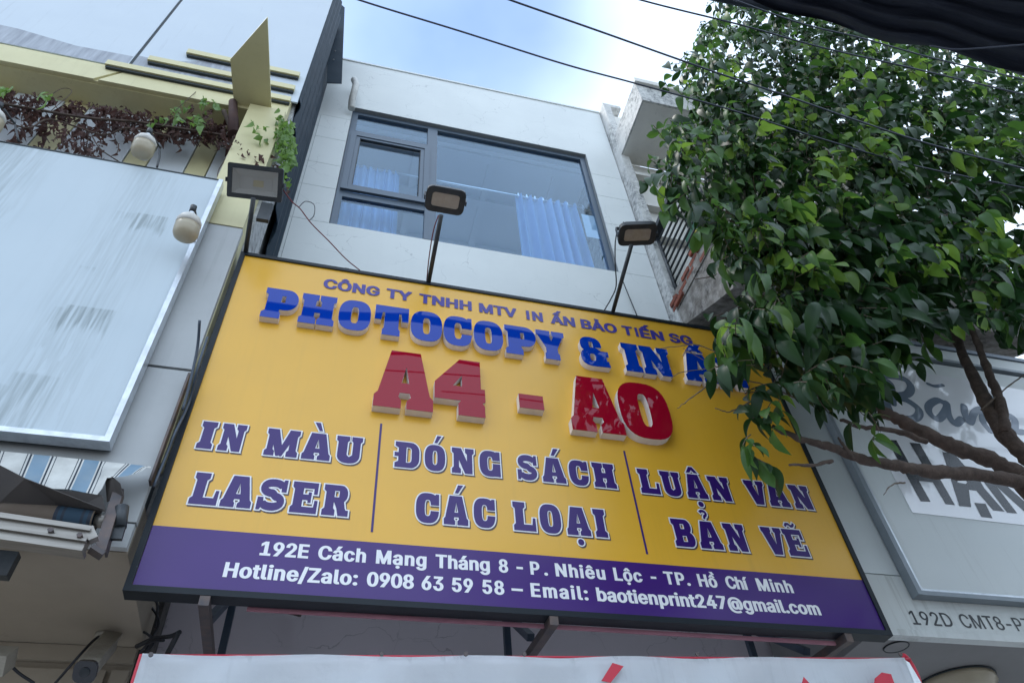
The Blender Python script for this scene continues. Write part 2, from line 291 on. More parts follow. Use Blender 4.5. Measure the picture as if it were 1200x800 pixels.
def bar(bm, a, b, w, h, up=Vector((0, 0, 1)), mi=0, bev=0):
    a = Vector(a); b = Vector(b); d = (b - a).normalized(); u = d.cross(up).normalized(); v = u.cross(d)
    vs = []
    for p in (a, b):
        for s, t in ((-1, -1), (1, -1), (1, 1), (-1, 1)): vs.append(bm.verts.new(p + u * (s * w / 2) + v * (t * h / 2)))
    fs = [(0, 1, 2, 3), (7, 6, 5, 4), (0, 4, 5, 1), (1, 5, 6, 2), (2, 6, 7, 3), (3, 7, 4, 0)]
    fs = [bm.faces.new([vs[i] for i in f]) for f in fs]
    for f in fs: f.material_index = mi
    bmesh.ops.recalc_face_normals(bm, faces=fs); return bm
def spline(pts, n=6):
    pts = [Vector(p) for p in pts]; q = [pts[0] * 2 - pts[1]] + pts + [pts[-1] * 2 - pts[-2]]; out = []
    for i in range(1, len(q) - 2):
        for k in range(n):
            t = k / n; a, b, c, d = q[i - 1:i + 3]
            out.append(0.5 * ((2 * b) + (c - a) * t + (2 * a - 5 * b + 4 * c - d) * t * t + (3 * b - a - 3 * c + d) * t ** 3))
    return out + [pts[-1]]
def lathe(bm, prof, M4, seg=24, smooth=True):
    rings = []
    for r, h in prof: rings.append([bm.verts.new(M4 @ Vector((r * math.cos(2 * math.pi * k / seg), r * math.sin(2 * math.pi * k / seg), h))) for k in range(seg)])
    for a, b in zip(rings, rings[1:]):
        for k in range(seg): bm.faces.new((a[k], a[(k + 1) % seg], b[(k + 1) % seg], b[k])).smooth = smooth
    bm.faces.new(rings[0][::-1]); bm.faces.new(rings[-1]); return bm

# ------------------------------------------------------------------ lettering: slab-serif glyphs in a unit box, plus a sans for the rest
def arc(cx, cy, rx, ry, a0, a1, n=10, e=2.0):
    o = []
    for i in range(n + 1):
        a = math.radians(a0 + (a1 - a0) * i / n); c, s = math.cos(a), math.sin(a)
        o.append((cx + rx * math.copysign(abs(c) ** (2 / e), c), cy + ry * math.copysign(abs(s) ** (2 / e), s)))
    return o
def oval(x0, x1, y0, y1, e=2.5, n=32): return arc((x0 + x1) / 2, (y0 + y1) / 2, (x1 - x0) / 2, (y1 - y0) / 2, 0, 360 - 360 / n, n - 1, e)
def rc(x0, x1, y0, y1): return [(x0, y0), (x1, y0), (x1, y1), (x0, y1)]
SH, CH = 0.17, 0.07
def stem(x0, x1, tl=.07, tr=.07, bl=.07, br=.07):
    """stem with slab serifs that step back to the shaft"""
    p = []
    p += [(x0 - bl, 0), (x1 + br, 0)]
    if br: p += [(x1 + br, SH), (x1, SH + CH)]
    if tr: p += [(x1, 1 - SH - CH), (x1 + tr, 1 - SH)]
    p += [(x1 + tr, 1), (x0 - tl, 1)]
    if tl: p += [(x0 - tl, 1 - SH), (x0, 1 - SH - CH)]
    if bl: p += [(x0, SH + CH), (x0 - bl, SH)]
    return p
def strk(pts, w):
    out = []
    for (a, b), (c, d) in zip(pts, pts[1:]):
        l = math.hypot(c - a, d - b) or 1; nx, ny = -(d - b) / l * w / 2, (c - a) / l * w / 2
        out.append([(a - nx, b - ny), (c - nx, d - ny), (c + nx, d + ny), (a + nx, b + ny)])
    for (a, b) in pts[1:-1]: out.append(oval(a - w / 2, a + w / 2, b - w / 2, b + w / 2, 2, 10))
    return out
def bowl(x0, x1, y0, y1, r=0.3):
    return [(x0, y0)] + arc(x1 - r, y0 + min(r, (y1 - y0) / 2), r, min(r, (y1 - y0) / 2), -90, 0, 6) + arc(x1 - r, y1 - min(r, (y1 - y0) / 2), r, min(r, (y1 - y0) / 2), 0, 90, 6) + [(x0, y1)]
A_OUT = [(0, 0), (.46, 0), (.46, .13), (.41, .19), (.43, .26), (.60, .26), (.62, .19), (.55, .13), (.55, 0), (1, 0), (1, .19), (.94, .25), (.76, 1), (.24, 1), (.06, .25), (0, .19)]
G = {
 'I': ([stem(.16, .84, .16, .16, .16, .16)], []),
 'P': ([stem(.09, .50, .09, 0, .09, .05), bowl(.3, 1, .30, 1, .34)], [rc(.50, .62, .55, .77)]),
 'H': ([stem(.07, .42, .07, .065, .07, .065), stem(.58, .93, .065, .07, .065, .07), rc(.3, .7, .38, .60)], []),
 'O': ([oval(0, 1, -.015, 1.015, 2.7)], [oval(.385, .615, .22, .78, 3.2)]),
 '0': ([oval(0, 1, -.015, 1.015, 2.8)], [oval(.40, .60, .20, .80, 3.2)]),
 'T': ([stem(.29, .71, 0, 0, .05, .05), rc(0, 1, .76, 1), [(0, .50), (.19, .50), (.22, .76), (0, .8)], [(.81, .50), (1, .50), (1, .8), (.78, .76)]], []),
 'C': ([oval(0, 1, -.015, 1.015, 2.7), [(.78, .60), (1, .60), (1, .99), (.86, .99), (.78, .9)]], [oval(.38, .64, .22, .78, 3.0), rc(.52, 1.05, .40, .60)]),
 'G': ([oval(0, 1, -.015, 1.015, 2.7), rc(.80, 1, .64, .99), rc(.56, 1, .30, .50), rc(.66, 1, 0, .4)], [oval(.38, .64, .22, .78, 3.0), rc(.50, 1.05, .50, .63)]),
 'Y': ([[(0, 1), (.50, 1), (.50, .84), (.46, .80), (.52, .64), (.60, .80), (.56, .84), (.56, 1), (1, 1), (1, .84), (.93, .80), (.71, .40), (.30, .40), (.06, .80), (0, .84)], [(.30, .45), (.30, .24), (.25, .18), (.25, 0), (.76, 0), (.76, .18), (.71, .24), (.71, .45)]], []),
 'V': ([[(0, 1), (.48, 1), (.48, .85), (.43, .80), (.56, .38), (.66, .80), (.60, .85), (.60, 1), (1, 1), (1, .85), (.93, .79), (.70, 0), (.30, 0), (.05, .79), (0, .85)]], []),
 'A': ([A_OUT], [[(.44, .42), (.59, .42), (.515, .76)]]),
 'A_big': ([A_OUT], [[(.45, .43), (.58, .43), (.52, .72)]]),
 '4': ([[(.50, 1), (.92, 1), (.92, .49), (1, .49), (1, .27), (.94, .235), (.985, .19), (.985, 0), (.46, 0), (.46, .19), (.52, .25), (0, .25), (0, .54)]], [[(.36, .50), (.54, .50), (.54, .70)]]),
 '-': ([rc(0, 1, 0, 1)], []),
 'N': ([stem(.08, .32, .08, 0, .08, .08), stem(.68, .92, .08, .08, 0, 0), [(.08, 1), (.42, 1), (.92, 0), (.58, 0)]], []),
 'M': ([stem(.06, .24, .06, 0, .06, .06), stem(.72, .94, 0, .06, .06, .06), [(.06, 1), (.34, 1), (.58, .1), (.42, 0), (.36, 0)], [(.94, 1), (.68, 1), (.40, .1), (.48, 0), (.54, 0)]], []),
 'L': ([stem(.09, .46, .09, .09, .09, 0), rc(.3, 1, 0, .22), [(.82, .1), (1, .1), (1, .46), (.88, .46)]], []),
 'E': ([stem(.08, .42, .08, 0, .08, 0), rc(.3, .96, .80, 1), rc(.3, 1, 0, .2), [(.82, .62), (.96, .62), (.96, .9), (.82, .9)], [(.85, .1), (1, .1), (1, .42), (.88, .42)], rc(.3, .72, .42, .60), rc(.62, .74, .34, .68)], []),
 'U': ([[(0, 1), (.50, 1), (.50, .84), (.43, .78), (.43, .30), (.52, .22), (.64, .30), (.64, .78), (.58, .84), (.58, 1), (1, 1), (1, .84), (.93, .78), (.93, .32)] + arc(.5, .30, .43, .315, 0, -180, 14, 2.4) + [(.07, .78), (0, .84)]], []),
 'B': ([stem(.09, .42, .09, 0, .09, 0), bowl(.3, .94, .47, 1, .26), bowl(.3, 1, 0, .55, .27)], [rc(.42, .60, .64, .82), rc(.42, .62, .18, .39)]),
 'D': ([stem(.14, .46, .14, 0, .14, 0), bowl(.3, 1, 0, 1, .36)], [bowl(.46, .68, .20, .80, .12)]),
 'R': ([stem(.09, .42, .09, 0, .09, .07), bowl(.3, .93, .42, 1, .27), [(.45, .5), (.80, .5), (.86, .26), (.90, .19), (1, .19), (1, 0), (.62, 0), (.54, .25), (.45, .40)]], [rc(.42, .60, .60, .81)]),
 'S': (strk([(p[0], p[1]) for p in arc(.50, .715, .335, .17, 25, 270, 14, 2.2)] + [(p[0], p[1]) for p in arc(.50, .285, .335, .17, 90, -155, 14, 2.2)][1:], .25) + [[(.80, .60), (.98, .60), (.98, 1.0), (.86, 1.0), (.78, .84)], [(.0, .0), (.12, 0), (.22, .18), (.2, .40), (.0, .40)]], []),
 '&': ([oval(.04, .80, .46, 1.015, 2.4), oval(0, .86, -.015, .58, 2.5), [(.44, .36), (1, .36), (1, .54), (.44, .54)], [(.6, .1), (.66, .36), (.90, .36), (.90, .2), (.97, .2), (1.0, 0), (.55, -.01)]], [rc(.36, .50, .64, .84), oval(.32, .52, .17, .42, 3), [(.70, .56), (1, .56), (1, .66), (.56, .66)]]),
}
ACC = {
 'grave': [[(.30, 1.42), (.50, 1.42), (.62, 1.10), (.50, 1.10)]],
 'acute': [[(.46, 1.10), (.60, 1.10), (.82, 1.40), (.60, 1.40)]],
 'dot': [oval(.38, .64, -.34, -.12, 2, 14)],
 'circ': [[(.22, 1.06), (.40, 1.06), (.51, 1.18), (.62, 1.06), (.80, 1.06), (.60, 1.32), (.42, 1.32)]],
 'hook': strk(arc(.5, 1.30, .14, .10, 160, -70, 8) + [(.50, 1.10)], .10),
 'tilde': strk([(.28, 1.10), (.36, 1.20), (.48, 1.20), (.58, 1.12), (.68, 1.14), (.76, 1.24)], .10),
 'breve': strk([(.30, 1.30), (.36, 1.16), (.50, 1.12), (.64, 1.16), (.70, 1.30)], .10),
 'stroke': [rc(-.02, .60, .42, .58)],
}
def area(p): return sum(p[i][0] * p[(i + 1) % len(p)][1] - p[(i + 1) % len(p)][0] * p[i][1] for i in range(len(p))) / 2
def offset(poly, d, an=1.0, keep=False):
    if area(poly) < 0 and not keep: poly = poly[::-1]
    q = [poly[0]]
    for p in poly[1:]:
        if math.hypot(p[0] - q[-1][0], p[1] - q[-1][1]) > 1e-6: q.append(p)
    if math.hypot(q[0][0] - q[-1][0], q[0][1] - q[-1][1]) < 1e-6: q.pop()
    n = len(q); out = []
    for i in range(n):
        a, b, c = q[i - 1], q[i], q[(i + 1) % n]
        def nn(p, r):
            l = math.hypot(r[0] - p[0], r[1] - p[1]); return ((r[1] - p[1]) / l, -(r[0] - p[0]) / l)
        n1, n2 = nn(a, b), nn(b, c); k = 1 + n1[0] * n2[0] + n1[1] * n2[1]; k = max(k, 0.45)
        out.append((b[0] + (n1[0] + n2[0]) * d / k, b[1] + (n1[1] + n2[1]) * d * an / k))
    return out
def wind(p, poly):
    x, y = p; w = 0; j = len(poly) - 1
    for i in range(len(poly)):
        a, b = poly[j], poly[i]
        if a[1] <= y < b[1] and (b[0] - a[0]) * (y - a[1]) - (x - a[0]) * (b[1] - a[1]) > 0: w += 1
        elif b[1] <= y < a[1] and (b[0] - a[0]) * (y - a[1]) - (x - a[0]) * (b[1] - a[1]) < 0: w -= 1
        j = i
    return w
def inside(p, poly):
    x, y = p; c = False; j = len(poly) - 1
    for i in range(len(poly)):
        a, b = poly[i], poly[j]
        if (a[1] > y) != (b[1] > y) and x < (b[0] - a[0]) * (y - a[1]) / (b[1] - a[1]) + a[0]: c = not c
        j = i
    return c
def region(pos, neg, count=False):
    """triangles of union(pos) minus union(neg), and its boundary edges"""
    vs, es = [], []
    for p in pos + neg:
        b = len(vs); vs += [Vector(q) for q in p]; es += [(b + i, b + (i + 1) % len(p)) for i in range(len(p))]
    r = delaunay_2d_cdt(vs, es, [], 0, 1e-6)
    V, T = r[0], []
    for t in r[2]:
        c = ((V[t[0]].x + V[t[1]].x + V[t[2]].x) / 3, (V[t[0]].y + V[t[1]].y + V[t[2]].y) / 3)
        if count: ok = sum(wind(c, p) for p in pos) > 0
        else: ok = any(inside(c, p) for p in pos) and not any(inside(c, p) for p in neg)
        if ok: T.append(tuple(t))
    cnt = {}
    for t in T:
        for i in range(3):
            e = (t[i], t[(i + 1) % 3]); cnt[tuple(sorted(e))] = cnt.get(tuple(sorted(e)), []) + [e]
    return V, T, [v[0] for v in cnt.values() if len(v) == 1]
def place_glyph(g, accs, x0, x1, z0, h, slope=0.0):
    pos, neg = G[g]; pos = list(pos) + [p for a in accs for p in ACC[a]]
    f = lambda poly: [(x0 + u * (x1 - x0), z0 + v * h + slope * (x0 + u * (x1 - x0))) for u, v in poly]
    if 'stroke' in accs: neg = neg
    return [f(p) for p in pos], [f(p) for p in neg]
def flat(bm, pos, neg, Y, count=False):
    V, T, B = region(pos, neg, count); m = {}
    for t in T:
        for i in t:
            if i not in m: m[i] = bm.verts.new((V[i].x, Y, V[i].y))
        a, b, c = (V[i] for i in t); ccw = (b.x - a.x) * (c.y - a.y) - (c.x - a.x) * (b.y - a.y) > 0
        try: bm.faces.new([m[i] for i in (t if ccw else t[::-1])])
        except ValueError: pass
    return bm
def walls(bm, pos, neg, y0, y1):
    V, T, B = region(pos, neg); m = {}
    def v(i, y):
        if (i, y) not in m: m[(i, y)] = bm.verts.new((V[i].x, y, V[i].y))
        return m[(i, y)]
    for a, b in B: bm.faces.new((v(a, y0), v(b, y0), v(b, y1), v(a, y1)))
    bmesh.ops.recalc_face_normals(bm, faces=bm.faces); return bm
FD = bpy.utils.system_resource('DATAFILES', path='fonts')
try: FONT = bpy.data.fonts.load(FD + '/Inter.woff2')
except Exception: FONT = None
def sans(bm, txt, x0, x1, z0, cap, Y, bold=0.03, slope=0.0, space=1.0, hfrac=0.509, xk=0):
    """text set to a real width and cap height on the plane y = Y; strokes thickened outline by outline"""
    c = bpy.data.curves.new('t', 'FONT'); c.body = txt; c.size = 1
    if FONT: c.font = FONT
    c.space_character = space + bold * .9; c.resolution_u = 3
    o = bpy.data.objects.new('t', c); COL.objects.link(o)
    if xk and len(txt) > 1:
        tw = (x1 - x0) / (cap / (hfrac + .8 * bold)) / xk; bpy.context.view_layer.update(); w0 = o.dimensions.x; c.space_character += .1; bpy.context.view_layer.update(); w1 = o.dimensions.x
        if w1 > w0: c.space_character = min(1.6, max(.9, c.space_character - .1 + .1 * (tw - w0) / (w1 - w0)))
        bpy.context.view_layer.update()
    cu = o.to_curve(bpy.context.evaluated_depsgraph_get(), apply_modifiers=False); loops = []
    for sp in cu.splines:
        L = []
        if sp.type == 'BEZIER':
            bp_ = sp.bezier_points; n = len(bp_)
            for i in range(n):
                p, q_ = bp_[i], bp_[(i + 1) % n]; A, B_, C_, D = p.co.xy, p.handle_right.xy, q_.handle_left.xy, q_.co.xy
                straight = abs((B_ - A).cross(D - A)) < 1e-6 and abs((C_ - A).cross(D - A)) < 1e-6
                for t in ([0] if straight else [0, .25, .5, .75]): L.append(tuple(A * (1 - t) ** 3 + B_ * 3 * t * (1 - t) ** 2 + C_ * 3 * t * t * (1 - t) + D * t ** 3))
        else: L = [tuple(p.co.xy) for p in sp.points]
        if len(L) > 2: loops.append(L)
    if area(max(loops, key=lambda l: abs(area(l)))) < 0: loops = [l[::-1] for l in loops]
    pos = [offset(l, bold, .45, True) for l in loops]; neg = []
    xs = [p[0] for l in pos for p in l]; a, b = min(xs), max(xs); k = (x1 - x0) / (b - a); kz = cap / (hfrac + .8 * bold)
    f = lambda l: [(x0 + (p[0] - a) * k, z0 + (p[1] + .4 * bold) * kz + slope * (p[0] - a) * k) for p in l]
    flat(bm, [f(l) for l in pos], [f(l) for l in neg], Y, True)
    o.to_curve_clear(); bpy.data.objects.remove(o); bpy.data.curves.remove(c); return bm

# ================================================================== ground
single('ground', bx(-300, 300, -300, 300, -0.5, -0.008), 'ground', None, None, kind='structure')
single('road', bx(-120, 120, -9, 0.6, -0.3, -0.002), 'asphalt', None, None, kind='structure')
single('pavement', bx(-120, 120, 0.6, 4.2, -0.3, 0.13), 'pavement', None, None, kind='structure')

# ================================================================== middle building with the tall window
W0, W1, WZ0, WZ1 = -0.40, 2.85, 8.10, 10.83
FY = 4.5
mb = Thing('shop_building', (1.2, FY, 0), 'narrow white tiled shophouse with one wide window behind the yellow signboard', 'building')
bm = nb()
y0, y1 = FY + .008, FY + .24
box(bm, -1.02, W0, y0, y1, 4.72, 12.22); box(bm, W1, 3.30, y0, y1, 4.72, 12.22)
box(bm, W0, W1, y0, y1, 4.72, WZ0); box(bm, W0, W1, y0, y1, WZ1, 12.22)
mb.part('wall', bm, 'joint')
mb.part('lower_wall', bx(-.97, 3.30, FY - .002, FY + .24, 0.13, 4.72), 'lower_wall')
mb.part('roof_slab', bx(-1.02, 3.30, FY + .24, 8.9, 12.0, 12.2), 'concrete')
mb.part('side_wall', bx(3.12, 3.29, FY + .25, 8.9, .13, 11.99), 'concrete'); mb.part('side_wall', bx(-1.02, -.85, FY + .25, 8.9, .13, 11.99), 'concrete')
# cladding slabs: 4 mm joints, each its own piece
def slab(poly): mb.part('cladding_slab', prism(nb(), poly, 'y', FY - .004, FY + .014), 'facade')
g = .003
def srect(a, b, c, d): slab(rc(a + g, b - g, c + g, d - g))
for a_, b_ in zip([4.72, 5.72, 6.30, 6.90, 7.49], [5.72, 6.30, 6.90, 7.49, WZ0]): srect(-1.02, -.77, a_, b_)
srect(-.77, 3.30, 4.72, WZ0)
lr = [WZ0, 8.77, 9.27, 9.88, 10.45]
for a, b in zip(lr, lr[1:]):
    srect(-1.02, -.77, a, b); slab([(-.77 + g, a + g), (W0 + 0, a + g), (W0 + 0, b - g), (-.77 + g, b - g)])
rr = [WZ0, 8.55, 9.10, 9.75, 10.30]
for a, b in zip(rr, rr[1:]): slab([(W1, a + g), (3.30 - g, a + g), (3.30 - g, b - g), (W1, b - g)])
slab([(-1.02, 10.45 + g), (W0, 10.45 + g), (W0, WZ1), (W1, WZ1), (W1, 10.30 + g), (3.30 - g, 10.30 + g), (3.30 - g, 12.31), (-1.02, 12.235)])
mb.part('coping', prism(nb(), [(-1.02, 12.237), (3.30, 12.313), (3.30, 12.35), (-1.02, 12.275)], 'y', FY - .02, FY + .26), 'facade')
# window: outer frame, mullion, transoms, one opening casement, panes
wf = mb.part('window', frame_y(nb(), W0 + .003, W1 - .003, WZ0 + .003, WZ1 - .003, .075, FY + .05, FY + .13), 'alu')
mb.part('mullion', bx(.605, .735, FY + .045, FY + .135, WZ0 + .078, WZ1 - .078), 'alu', wf)
mb.part('transom', bx(W0 + .078, .605, FY + .052, FY + .128, 10.20, 10.31), 'alu', wf); mb.part('transom', bx(W0 + .078, .605, FY + .052, FY + .128, 8.74, 8.85), 'alu', wf)
bm = nb(); frame_y(bm, W0 + .04, .64, 8.855, 10.195, .07, FY + .015, FY + .05); frame_y(bm, W0 + .112, .568, 8.927, 10.123, .045, FY + .025, FY + .06)
mb.part('casement', bm, 'alu', wf)
mb.part('gasket', frame_y(nb(), W0 + .157, .523, 8.972, 10.078, .008, FY + .035, FY + .062), 'black', wf)
for a, b, c, d in ((W0 + .078, .605, 10.31, WZ1 - .078), (W0 + .160, .520, 8.975, 10.075), (W0 + .078, .605, WZ0 + .078, 8.74), (.735, W1 - .078, WZ0 + .078, WZ1 - .078)):
    mb.part('pane', bx(a, b, FY + .075, FY + .081, c, d), 'glassw', wf)
# room behind: ceiling with beams, back wall, rail and curtains
mb.part('ceiling', bx(-.849, 3.119, FY + .25, 8.9, 11.25, 11.35), 'ceiling')
for k, yy in enumerate((5.0, 5.75, 6.6, 7.5)): mb.part('ceiling_beam', bx(-.845, 3.115, yy, yy + .12, 11.17, 11.25), 'ceiling')
for xx in (.5, 1.6, 2.6): mb.part('ceiling_beam', bx(xx, xx + .1, FY + .25, 8.85, 11.185, 11.25), 'ceiling')
mb.part('room_wall', frame_y(nb(), -.849, 3.119, 7.0, 11.25, .7, 8.6, 8.8), 'room'); mb.part('room_floor', bx(-.849, 3.119, FY + .25, 8.6, 6.9, 7.05), 'room')  # unseen back wall, its wide opening added to light the ceiling
mb.part('cove_light_ledge', bx(-.84, 3.11, 4.76, 4.86, 10.95, 11.05), 'white_ink')
mb.part('curtain_rail', tube(nb(), [(-.38, 4.86, 9.98), (2.95, 4.86, 9.98)], .014), 'chrome')
def curtain(xa, xb, z0, z1, n, amp, ph, sl=0.0):
    bm = nb(); N = 90; R = 8; g_ = []
    for j in range(R + 1):
        row = []
        for i in range(N + 1):
            u = i / N; z = z1 + (z0 - z1) * j / R
            x = xa + u * (xb - xa) * (0.92 + .08 * j / R) + sl * j / R
            row.append(bm.verts.new((x + .012 * math.sin(u * 37 + ph), 4.86 + amp * math.sin(u * n * 6.283 + ph + .5 * math.sin(u * 9 + j * .12)) * (.6 + .4 * j / R), z + (0.012 * math.sin(u * n * 6.283) if j == 0 else 0))))
        g_.append(row)
    for a, b in zip(g_, g_[1:]):
        for i in range(N): bm.faces.new((a[i], a[i + 1], b[i + 1], b[i])).smooth = True
    return bm
mb.part('curtain', curtain(1.84, 2.80, 7.2, 10.0, 7, .085, 0), 'curtain', label='pale blue curtain bunched at the right end of the rail', smooth=True)
mb.part('curtain', curtain(-.36, .36, 7.2, 10.0, 8, .035, 1), 'curtain', label='pale blue curtain drawn at the left end of the rail', smooth=True)
for k in range(9): mb.part('curtain_hook', bx(1.88 + k * .115, 1.90 + k * .115, 4.845, 4.875, 9.96, 10.03), 'chrome')
mb.part('paper_note', bx(2.60, 2.77, FY + .082, FY + .084, 8.85, 9.35), 'room')
pp = spline([PY(412, 128, 4.42), PY(412.5, 118, 4.36), PY(415, 108, 4.30), PY(417, 99, 4.30), PY(415, 94, 4.36)], 5)
mb.part('drain_pipe', tube(nb(), pp, .045, 12), 'pipe')

# ================================================================== the yellow signboard
SY = 3.30; sx0, sx1, sz0, sz1l, sz1r = -.828, 3.160, 3.300, 5.838, 5.800
sg = Thing('shop_signboard', (1.165, SY, 3.3), 'large yellow and purple photocopy shop signboard with raised blue and red letters', 'signboard')
sg.part('board', prism(nb(), [(sx0 + .03, sz0 + .03), (sx1 - .03, sz0 + .03), (sx1 - .03, sz1r - .03), (sx0 + .03, sz1l - .03)], 'y', SY, SY + .05), 'yellow')
sg.part('purple_band', bx(sx0 + .031, sx1 - .031, SY - .003, SY + .001, sz0 + .031, 3.640), 'purple')
bm = nb(); Fy0, Fy1 = SY - .012, SY + .075
box(bm, sx0, sx0 + .030, Fy0, Fy1, sz0, sz1l - .03); box(bm, sx1 - .030, sx1, Fy0, Fy1, sz0, sz1r - .03)
box(bm, sx0 + .030, sx1 - .030, Fy0, Fy1, sz0, sz0 + .030); prism(bm, [(sx0, sz1l - .03), (sx1, sz1r - .03), (sx1, sz1r), (sx0, sz1l)], 'y', Fy0, Fy1)
sg.part('frame', bm, 'black_scuff')
sg.part('backing', bx(sx0 + .031, sx1 - .031, SY + .052, SY + .070, sz0 + .031, 5.76), 'black')
for a in (.236, 1.765): sg.part('divider_line', bx(a - .006, a + .006, SY - .002, SY + .001, 3.70, 4.43), 'purple_ink')
# printed slab lettering with white outline and thin brown shadow
def printed(word, spans, z0, h):
    bi, bo, bs_ = nb(), nb(), nb(); allP, allN, oP, oN, sP, sN = [], [], [], [], [], []
    for (g_, accs), (a, b) in zip(word, spans):
        P_, N_ = place_glyph(g_, accs, a + .008, b - .008, z0 + .004, h - .010)
        P_ = [p if area(p) > 0 else p[::-1] for p in P_]; N_ = [p if area(p) > 0 else p[::-1] for p in N_]
        allP += P_; allN += N_
        d = .0075; Po = [offset(p, d) for p in P_]; No = []
        for p in N_:
            q = offset(p, -d * .7); xs = [v[0] for v in p]; zs = [v[1] for v in p]
            if min(max(xs) - min(xs), max(zs) - min(zs)) > 2.6 * d and area(q) > 0: No.append(q)
        oP += Po; oN += No
        sh = lambda q: [(u + .0065, v - .0075) for u, v in q]
        sP += [sh(q) for q in Po]; sN += [sh(q) for q in No]
    flat(bi, allP, allN, SY - .0045); flat(bo, oP, oN, SY - .003); flat(bs_, sP, sN, SY - .0015)
    p = sg.part('printed_word', bi, 'purple_ink'); sg.part('white_outline', bo, 'white_ink', p); sg.part('brown_shadow', bs_, 'shadow_ink', p)
W = lambda s: [(c, []) for c in s]
printed([('I', []), ('N', [])], [(-.728, -.635), (-.622, -.482)], 4.115, .195)
printed([('M', []), ('A', ['grave']), ('U', [])], [(-.385, -.195), (-.188, -.020), (-.010, .150)], 4.115, .195)
printed(W('LASER'), [(-.682, -.535), (-.535, -.372), (-.362, -.208), (-.198, -.048), (-.038, .112)], 3.772, .200)
printed([('D', ['stroke']), ('O', ['acute']), ('N', []), ('G', [])], [(.320, .475), (.490, .625), (.648, .795), (.812, .952)], 4.122, .192)
printed([('S', []), ('A', ['acute']), ('C', []), ('H', [])], [(1.040, 1.180), (1.192, 1.352), (1.362, 1.500), (1.515, 1.672)], 4.122, .192)
printed([('C', []), ('A', ['acute']), ('C', [])], [(.450, .592), (.602, .752), (.768, .905)], 3.778, .195)
printed([('L', []), ('O', []), ('A', ['dot']), ('I', [])], [(.992, 1.135), (1.145, 1.285), (1.300, 1.455), (1.468, 1.555)], 3.778, .195)
printed([('L', []), ('U', []), ('A', ['circ', 'dot']), ('N', [])], [(1.812, 1.955), (1.962, 2.108), (2.120, 2.275), (2.288, 2.448)], 4.112, .192)
printed([('V', []), ('A', ['breve']), ('N', [])], [(2.545, 2.700), (2.690, 2.850), (2.868, 3.025)], 4.112, .192)
printed([('B', []), ('A', ['hook']), ('N', [])], [(1.952, 2.098), (2.110, 2.270), (2.290, 2.442)], 3.762, .195)
printed([('V', []), ('E', ['tilde'])], [(2.545, 2.698), (2.690, 2.842)], 3.762, .195)
bm = nb()
for t, a, b in (('CÔNG', -.243, .155 + .225), ('TY', .430, .618), ('TNHH', .690, 1.0), ('MTV', 1.0, 1.0)): pass
def line(words, z0, cap, m, bold, slope=0.0, org=0.0, Y=SY - .0045, xk=0):
    for t, a, b in words: sg.part('printed_line', sans(nb(), t, a, b, z0 + slope * (a - org), cap, Y, bold, slope, xk=xk), m)
C3 = lambda x, y: S(280 + x / 3.75, 310 + y / 3.75, SY)[0]
C7 = lambda x, y: S(560 + x / 3.75, 320 + y / 3.75, SY)[0]
line([('CÔNG', C3(370, 95), C3(618, 135)), ('TY', C3(650, 105), C3(762, 140)), ('TNHH', C3(792, 150), C3(1022, 180)), ('MTV', C3(1055, 195), C7(170, 170)),
      ('N', C7(238, 190), C7(285, 200)), ('ẤN', C7(318, 210), C7(425, 215)), ('BẢO', C7(452, 225), C7(608, 240)), ('T', C7(632, 245), C7(686, 280)), ('ẾN', C7(708, 255), C7(815, 280)), ('SG', C7(838, 280), C7(938, 290))],
     5.586, .102, 'blue_ink', .042, -.0095, -.24)
for xa, xb in ((C7(212, 185), C7(226, 190)), (C7(689, 255), C7(702, 260))):
    zi = 5.586 - .0095 * (xa + .24); sg.part('printed_line', flat(nb(), [rc(xa, xb, zi, zi + .102)], [], SY - .0045), 'blue_ink')
line([('192E', -.288, -.060), ('Cách', -.015, .218), ('Mạng', .268, .522), ('Tháng', .568, .852), ('8', .900, .950), ('-', .995, 1.030), ('P.', 1.070, 1.165), ('Nhiêu', 1.208, 1.488), ('Lộc', 1.538, 1.702)] +
     [('-', 1.752, 1.785), ('TP.', 1.832, 1.985), ('Hồ', 2.035, 2.150), ('Chí', 2.205, 2.345), ('Minh', 2.400, 2.625)], 3.522, .076, 'white_ink', .040, xk=.95)
line([('Hotline/Zalo:', -.430, .188), ('0908', .232, .462), ('63', .500, .610), ('59', .652, .760), ('58', .808, .922), ('–', .960, 1.020), ('Email:', 1.062, 1.372), ('baotienprint247@gmail.com', 1.420, 2.750)], 3.398, .076, 'white_ink', .040, xk=.95)
# raised channel letters
def raised(key, accs, x0, x1, z0, h, y, m, colour, d):
    P_, N_ = place_glyph(key, accs, x0, x1, z0, h, 0)
    o = sg.part('raised_letter', walls(nb(), P_, N_, y + .002, SY - .0005), 'side', label='raised %s letter with pale side' % colour)
    bm = flat(nb(), P_, N_, y); sg.part('letter_face', bm, m, o)
k = 3.252 / 3.22; kz = lambda z, k_: (z - 1.6) * k_ + 1.6
tilt = -.014
for key, a, b in (('P', -.580, -.368), ('H', -.350, -.128), ('O', -.105, .102), ('T', .128, .352), ('O', .368, .580), ('C', .590, .785), ('O', .798, 1.002), ('P', 1.018, 1.240), ('Y', 1.245, 1.452), ('&', 1.560, 1.768), ('I', 1.885, 2.012), ('N', 2.025, 2.252)):
    zb = kz(5.125 + tilt * (a + .58), k); raised(key, [], a * k, b * k, zb, .288 * k, 3.252, 'blue', 'blue', .048)
raised('A', ['circ', 'acute'], 2.345 * k, 2.600 * k, kz(5.083, k), .288 * k, 3.252, 'blue', 'blue', .048); raised('N', [], 2.62 * k, 2.85 * k, kz(5.08, k), .288 * k, 3.252, 'blue', 'blue', .048)
k2 = 3.243 / 3.2
